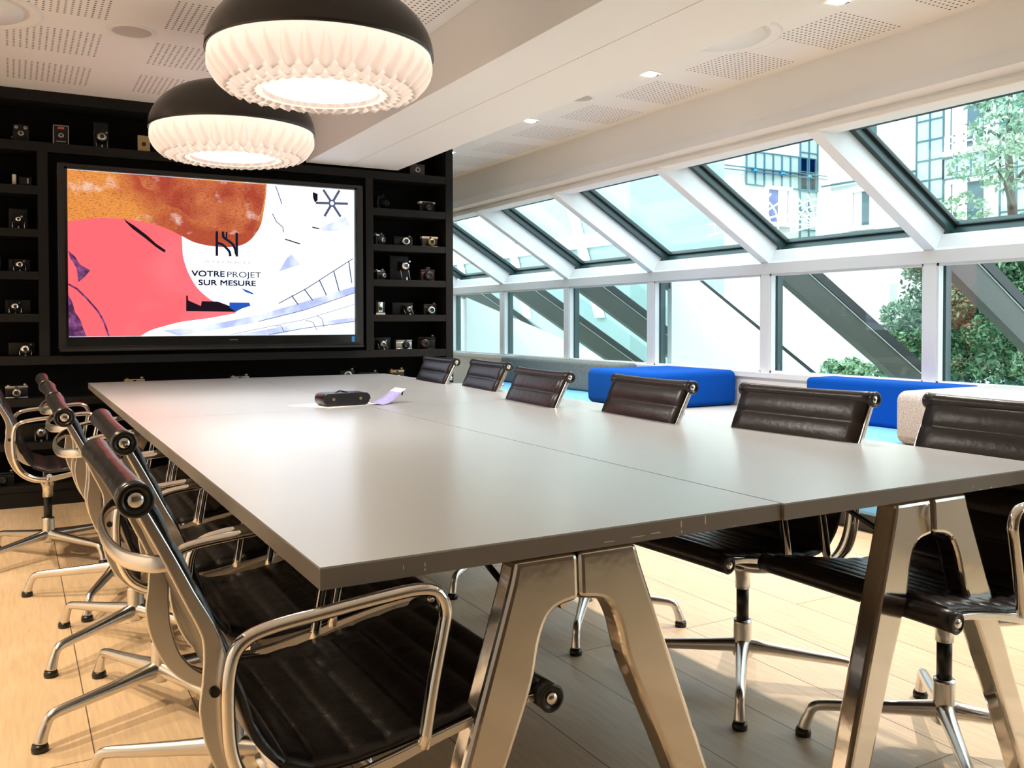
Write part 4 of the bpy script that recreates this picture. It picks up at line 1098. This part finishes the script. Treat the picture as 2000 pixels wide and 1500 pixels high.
def facade(name, label, face, pos, a0, a1, z1, cells, wins, extras):
    """face 'x': wall in the plane x=pos, running along y; face 'y': plane y=pos running along x"""
    t = thing(name, label, 'building')
    def bx(mb, p0, p1, q0, q1, zz0, zz1):      # depth p measured toward the viewer
        if face == 'x': mb.box(pos - p1, pos - p0, q0, q1, zz0, zz1)
        else: mb.box(q0, q1, pos - p1, pos - p0, zz0, zz1)
        return mb
    bx(MB(), -3.0, 0, a0, a1, -0.3, z1).obj('wall', 'facade_pale', t)
    for (c0, c1, d0, d1, nx, nz) in cells:
        bx(MB(), 0, 0.05, c0, c1, d0, d1).obj('glazed_panel', 'facade_glass', t)
        g = MB()
        for i in range(nx + 1):
            q = c0 + (c1 - c0) * i / nx
            bx(g, 0.05, 0.09, q - 0.022, q + 0.022, d0, d1)
        for i in range(nz + 1):
            q = d0 + (d1 - d0) * i / nz
            bx(g, 0.05, 0.085, c0, c1, q - 0.018, q + 0.018)
        g.obj('panel_grid', 'facade_line', t)
    for (c0, c1, d0, d1, m_, rail) in wins:
        fr = MB()
        bx(fr, 0.0, 0.14, c0 - 0.12, c0, d0 - 0.12, d1 + 0.12); bx(fr, 0, 0.14, c1, c1 + 0.12, d0 - 0.12, d1 + 0.12)
        bx(fr, 0, 0.14, c0, c1, d1, d1 + 0.12); bx(fr, 0, 0.2, c0 - 0.15, c1 + 0.15, d0 - 0.14, d0)
        w = fr.obj('window', 'white_render', t)
        bx(MB(), 0.0, 0.04, c0, c1, d0, d1).obj('pane', m_, w)
        bx(MB(), 0.045, 0.06, c0 + (c1 - c0) * 0.52, c0 + (c1 - c0) * 0.95, d0, d1).obj('curtain', 'curtain', w)
        if rail:
            g = MB()
            bx(g, 0.2, 0.24, c0 - 0.05, c1 + 0.05, d0 + 0.40, d0 + 0.45); bx(g, 0.2, 0.24, c0 - 0.05, c1 + 0.05, d0 + 0.20, d0 + 0.24)
            bx(g, 0.2, 0.24, c0 - 0.05, c1 + 0.05, d0 - 0.02, d0 + 0.02)
            for i in range(5):
                q = c0 - 0.05 + (c1 - c0 + 0.1) * i / 4
                bx(g, 0.2, 0.24, q - 0.02, q + 0.02, d0, d0 + 0.45)
            g.obj('window_railing', 'white_render', w)
    for (c0, c1, d0, d1, m_, nm) in extras:
        bx(MB(), 0.09, 0.16, c0, c1, d0, d1).obj(nm, m_, t)
    return t
facade('apartment_building', 'pale building with a gridded glass facade outside the right roof pane', 'x', 25.0, 8.0, 21.7, 14,
       [(17.35, 18.28, 3.0, 8.6, 2, 9), (15.55, 17.35, 5.43, 6.05, 4, 1), (13.6, 15.55, 3.0, 8.6, 4, 9)],
       [(15.99, 17.10, 3.9, 5.25, 'window_dark', False), (15.99, 17.14, 6.24, 8.2, 'window_dark', True), (19.98, 20.7, 4.3, 5.45, 'window_dark', False), (19.7, 20.6, 6.5, 8.0, 'window_dark', True)],
       [(18.3, 22.0, 5.80, 5.86, 'facade_line', 'ledge')])
facade('apartment_building', 'white building wing with blue glass tiles and a violet window outside', 'y', 22.0, 16.3, 24.75, 11,
       [(21.25, 24.5, 5.65, 6.75, 8, 2), (23.75, 24.6, 3.6, 7.6, 2, 6)],
       [(22.2, 23.2, 4.45, 5.55, 'window_violet', False), (18.9, 19.6, 4.3, 5.5, 'window_dark', False)],
       [(21.50, 21.66, 6.05, 6.19, 'facade_blue', 'blue_tile'), (22.76, 22.92, 6.05, 6.19, 'facade_blue', 'blue_tile'), (24.04, 24.2, 6.05, 6.19, 'facade_blue', 'blue_tile'), (19.5, 25.0, 6.17, 6.20, 'facade_line', 'cable'), (19.5, 25.0, 6.06, 6.085, 'facade_line', 'cable')])
facade('pane_tint_block', 'added teal block standing in for reflections in the farther roof panes', 'x', 13.0, 17.3, 40.0, 7.0,
       [], [], [])  # added block, its colour and bars imitate reflections in the panes
an = [o for o in bpy.data.objects if o.name.startswith('pane_tint_block')][0]
for c_ in an.children: c_.data.materials[0] = MATS['pane_tint_teal']
for q in range(6):
    y_ = 18.3 + q * 3.6
    MB().add([(12.9, y_, 1.2), (12.9, y_ + 0.35, 1.2), (12.9, y_ + 2.6, 6.2), (12.9, y_ + 2.2, 6.2), (12.97, y_, 1.2), (12.97, y_ + 0.35, 1.2), (12.97, y_ + 2.6, 6.2), (12.97, y_ + 2.2, 6.2)], [(0, 1, 2, 3), (4, 7, 6, 5), (0, 4, 5, 1), (1, 5, 6, 2), (2, 6, 7, 3), (3, 7, 4, 0)]).obj('tint_bar', 'white_render', an)
MB().box(12.85, 12.98, 17.3, 40.0, 3.0, 3.35).obj('tint_band', 'white_render', an)
# fan-shaped trellises
def fan(x, y, z, R_, label):
    t = thing('fan_trellis', label, 'trellis', (x, y, z), math.radians(-35))
    for i in range(13):
        a = math.radians(-20 + 18 * i)
        MB().cyl((0, 0, 0), (R_ * math.cos(a), 0, R_ * math.sin(a)), 0.022, n=6).obj('spoke', 'white_render', t)
    MB().cyl((0, 0, -z + 0.1), (0, 0, 0), 0.03, n=8).obj('pole', 'white_render', t)
    for rr_ in (0.4, 0.6, 0.8):
        MB().tube([(R_ * rr_ * math.cos(math.radians(-20 + 9 * i)), 0, R_ * rr_ * math.sin(math.radians(-20 + 9 * i))) for i in range(25)], 0.02, 6).obj('hoop', 'white_render', t)
fan(15.6, 16.1, 3.45, 0.95, 'white fan-shaped trellis in front of the violet window outside')
fan(18.6, 16.6, 3.65, 0.85, 'white fan-shaped trellis outside, nearer the white rafter')
struct(MB().box(16.2, 24, 18.5, 19.0, 0.0, 3.4).obj('wall_garden', 'facade_pale'), 'pale garden wall outside below the fan trellises', 'wall')
# foliage
def leaves(n, fn, size, m, parent, name='foliage'):
    mb = MB(); vs, fs = [], []
    for i in range(n):
        c_ = Vector(fn())
        a = Vector((random.gauss(0, 1), random.gauss(0, 1), random.gauss(0, 1))).normalized()
        b_ = a.orthogonal().normalized()
        b_ = (Matrix.Rotation(random.uniform(0, 2 * PI), 3, a) @ b_)
        c2 = a.cross(b_)
        s_ = size * random.uniform(0.6, 1.3)
        o = len(vs)
        vs += [c_ - b_ * s_, c_ + c2 * s_ * 0.45 + a * s_ * 0.12, c_ + b_ * s_, c_ - c2 * s_ * 0.45 + a * s_ * 0.12]
        fs += [(o, o + 1, o + 2), (o, o + 2, o + 3)]
    mb.add(vs, fs)
    return mb.obj(name, m, parent, fix=False)
def blob_fn(blobs):
    tot = sum(b_[3] ** 2 for b_ in blobs)
    def fn():
        r_ = random.uniform(0, tot); 
        for b_ in blobs:
            r_ -= b_[3] ** 2
            if r_ <= 0: break
        d_ = Vector((random.gauss(0, 1), random.gauss(0, 1), random.gauss(0, 1))).normalized() * b_[3] * random.uniform(0.72, 1.05)
        return (b_[0] + d_.x, b_[1] + d_.y, b_[2] + d_.z * 0.85)
    return fn
def bush(x, y, w, h, label, n, mats, size=0.05, trunk=True, z0=0.1, name='garden_shrub', cat='shrub'):
    t = thing(name, label, cat, (x, y, z0))
    blobs = [(random.uniform(-w, w), random.uniform(-w, w), random.uniform(0.25, 1.0) * h, random.uniform(0.28, 0.5) * w) for _ in range(16)]
    # dark core of inner leaves so the shrub is not see-through
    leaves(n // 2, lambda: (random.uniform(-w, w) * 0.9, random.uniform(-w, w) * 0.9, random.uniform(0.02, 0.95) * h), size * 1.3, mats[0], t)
    for m_ in mats: leaves(n // len(mats), blob_fn(blobs), size, m_, t)
    if trunk: MB().tube([(0, 0, 0), (0.04, 0.02, h * 0.5), (0, 0.05, h * 0.8)], [0.05, 0.035, 0.015], 8).obj('trunk', 'bark', t)
    return t
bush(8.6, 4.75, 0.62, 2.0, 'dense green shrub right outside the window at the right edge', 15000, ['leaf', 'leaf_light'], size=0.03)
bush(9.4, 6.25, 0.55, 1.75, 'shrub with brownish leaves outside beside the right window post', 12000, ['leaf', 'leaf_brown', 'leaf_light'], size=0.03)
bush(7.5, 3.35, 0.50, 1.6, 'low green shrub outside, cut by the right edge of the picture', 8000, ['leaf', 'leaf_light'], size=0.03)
bush(10.6, 7.6, 0.5, 1.25, 'small dark green shrub outside, far back behind the dark rafter', 5000, ['leaf', 'leaf_light'], size=0.035)
# low border hedge seen under the rafter
bush(12.0, 9.9, 0.40, 0.32, 'low clipped border plant outside above the long blue backrest', 1400, ['leaf_light'], trunk=False)
def tree(x, y, h, r_, label, n, mats, size=0.07):
    t = thing('garden_tree', label, 'tree', (x, y, 0.1))
    MB().tube([(0, 0, 0), (0.05, 0.02, h * 0.4), (0.0, 0.1, h * 0.7), (0.05, 0.1, h * 0.95)], [0.10, 0.07, 0.045, 0.02], 8).obj('trunk', 'bark', t)
    for i in range(9):
        a = random.uniform(0, 2 * PI); zz = h * random.uniform(0.35, 0.8)
        MB().tube([(0.02, 0.05, zz), (r_ * 0.5 * math.cos(a), r_ * 0.5 * math.sin(a), zz + 0.3), (r_ * 0.9 * math.cos(a), r_ * 0.9 * math.sin(a), zz + 0.45)], [0.03, 0.018, 0.008], 6).obj('branch', 'bark', t)
    blobs = [(random.gauss(0, r_ * 0.55), random.gauss(0, r_ * 0.55), h * random.uniform(0.3, 1.0), r_ * random.uniform(0.2, 0.4)) for _ in range(18)]
    for m_ in mats: leaves(n // len(mats), blob_fn(blobs), size, m_, t)
    return t
tree(11.4, 6.9, 4.6, 1.0, 'leafy tree outside in the right roof pane', 5200, ['leaf_light', 'leaf_pale'], size=0.05)
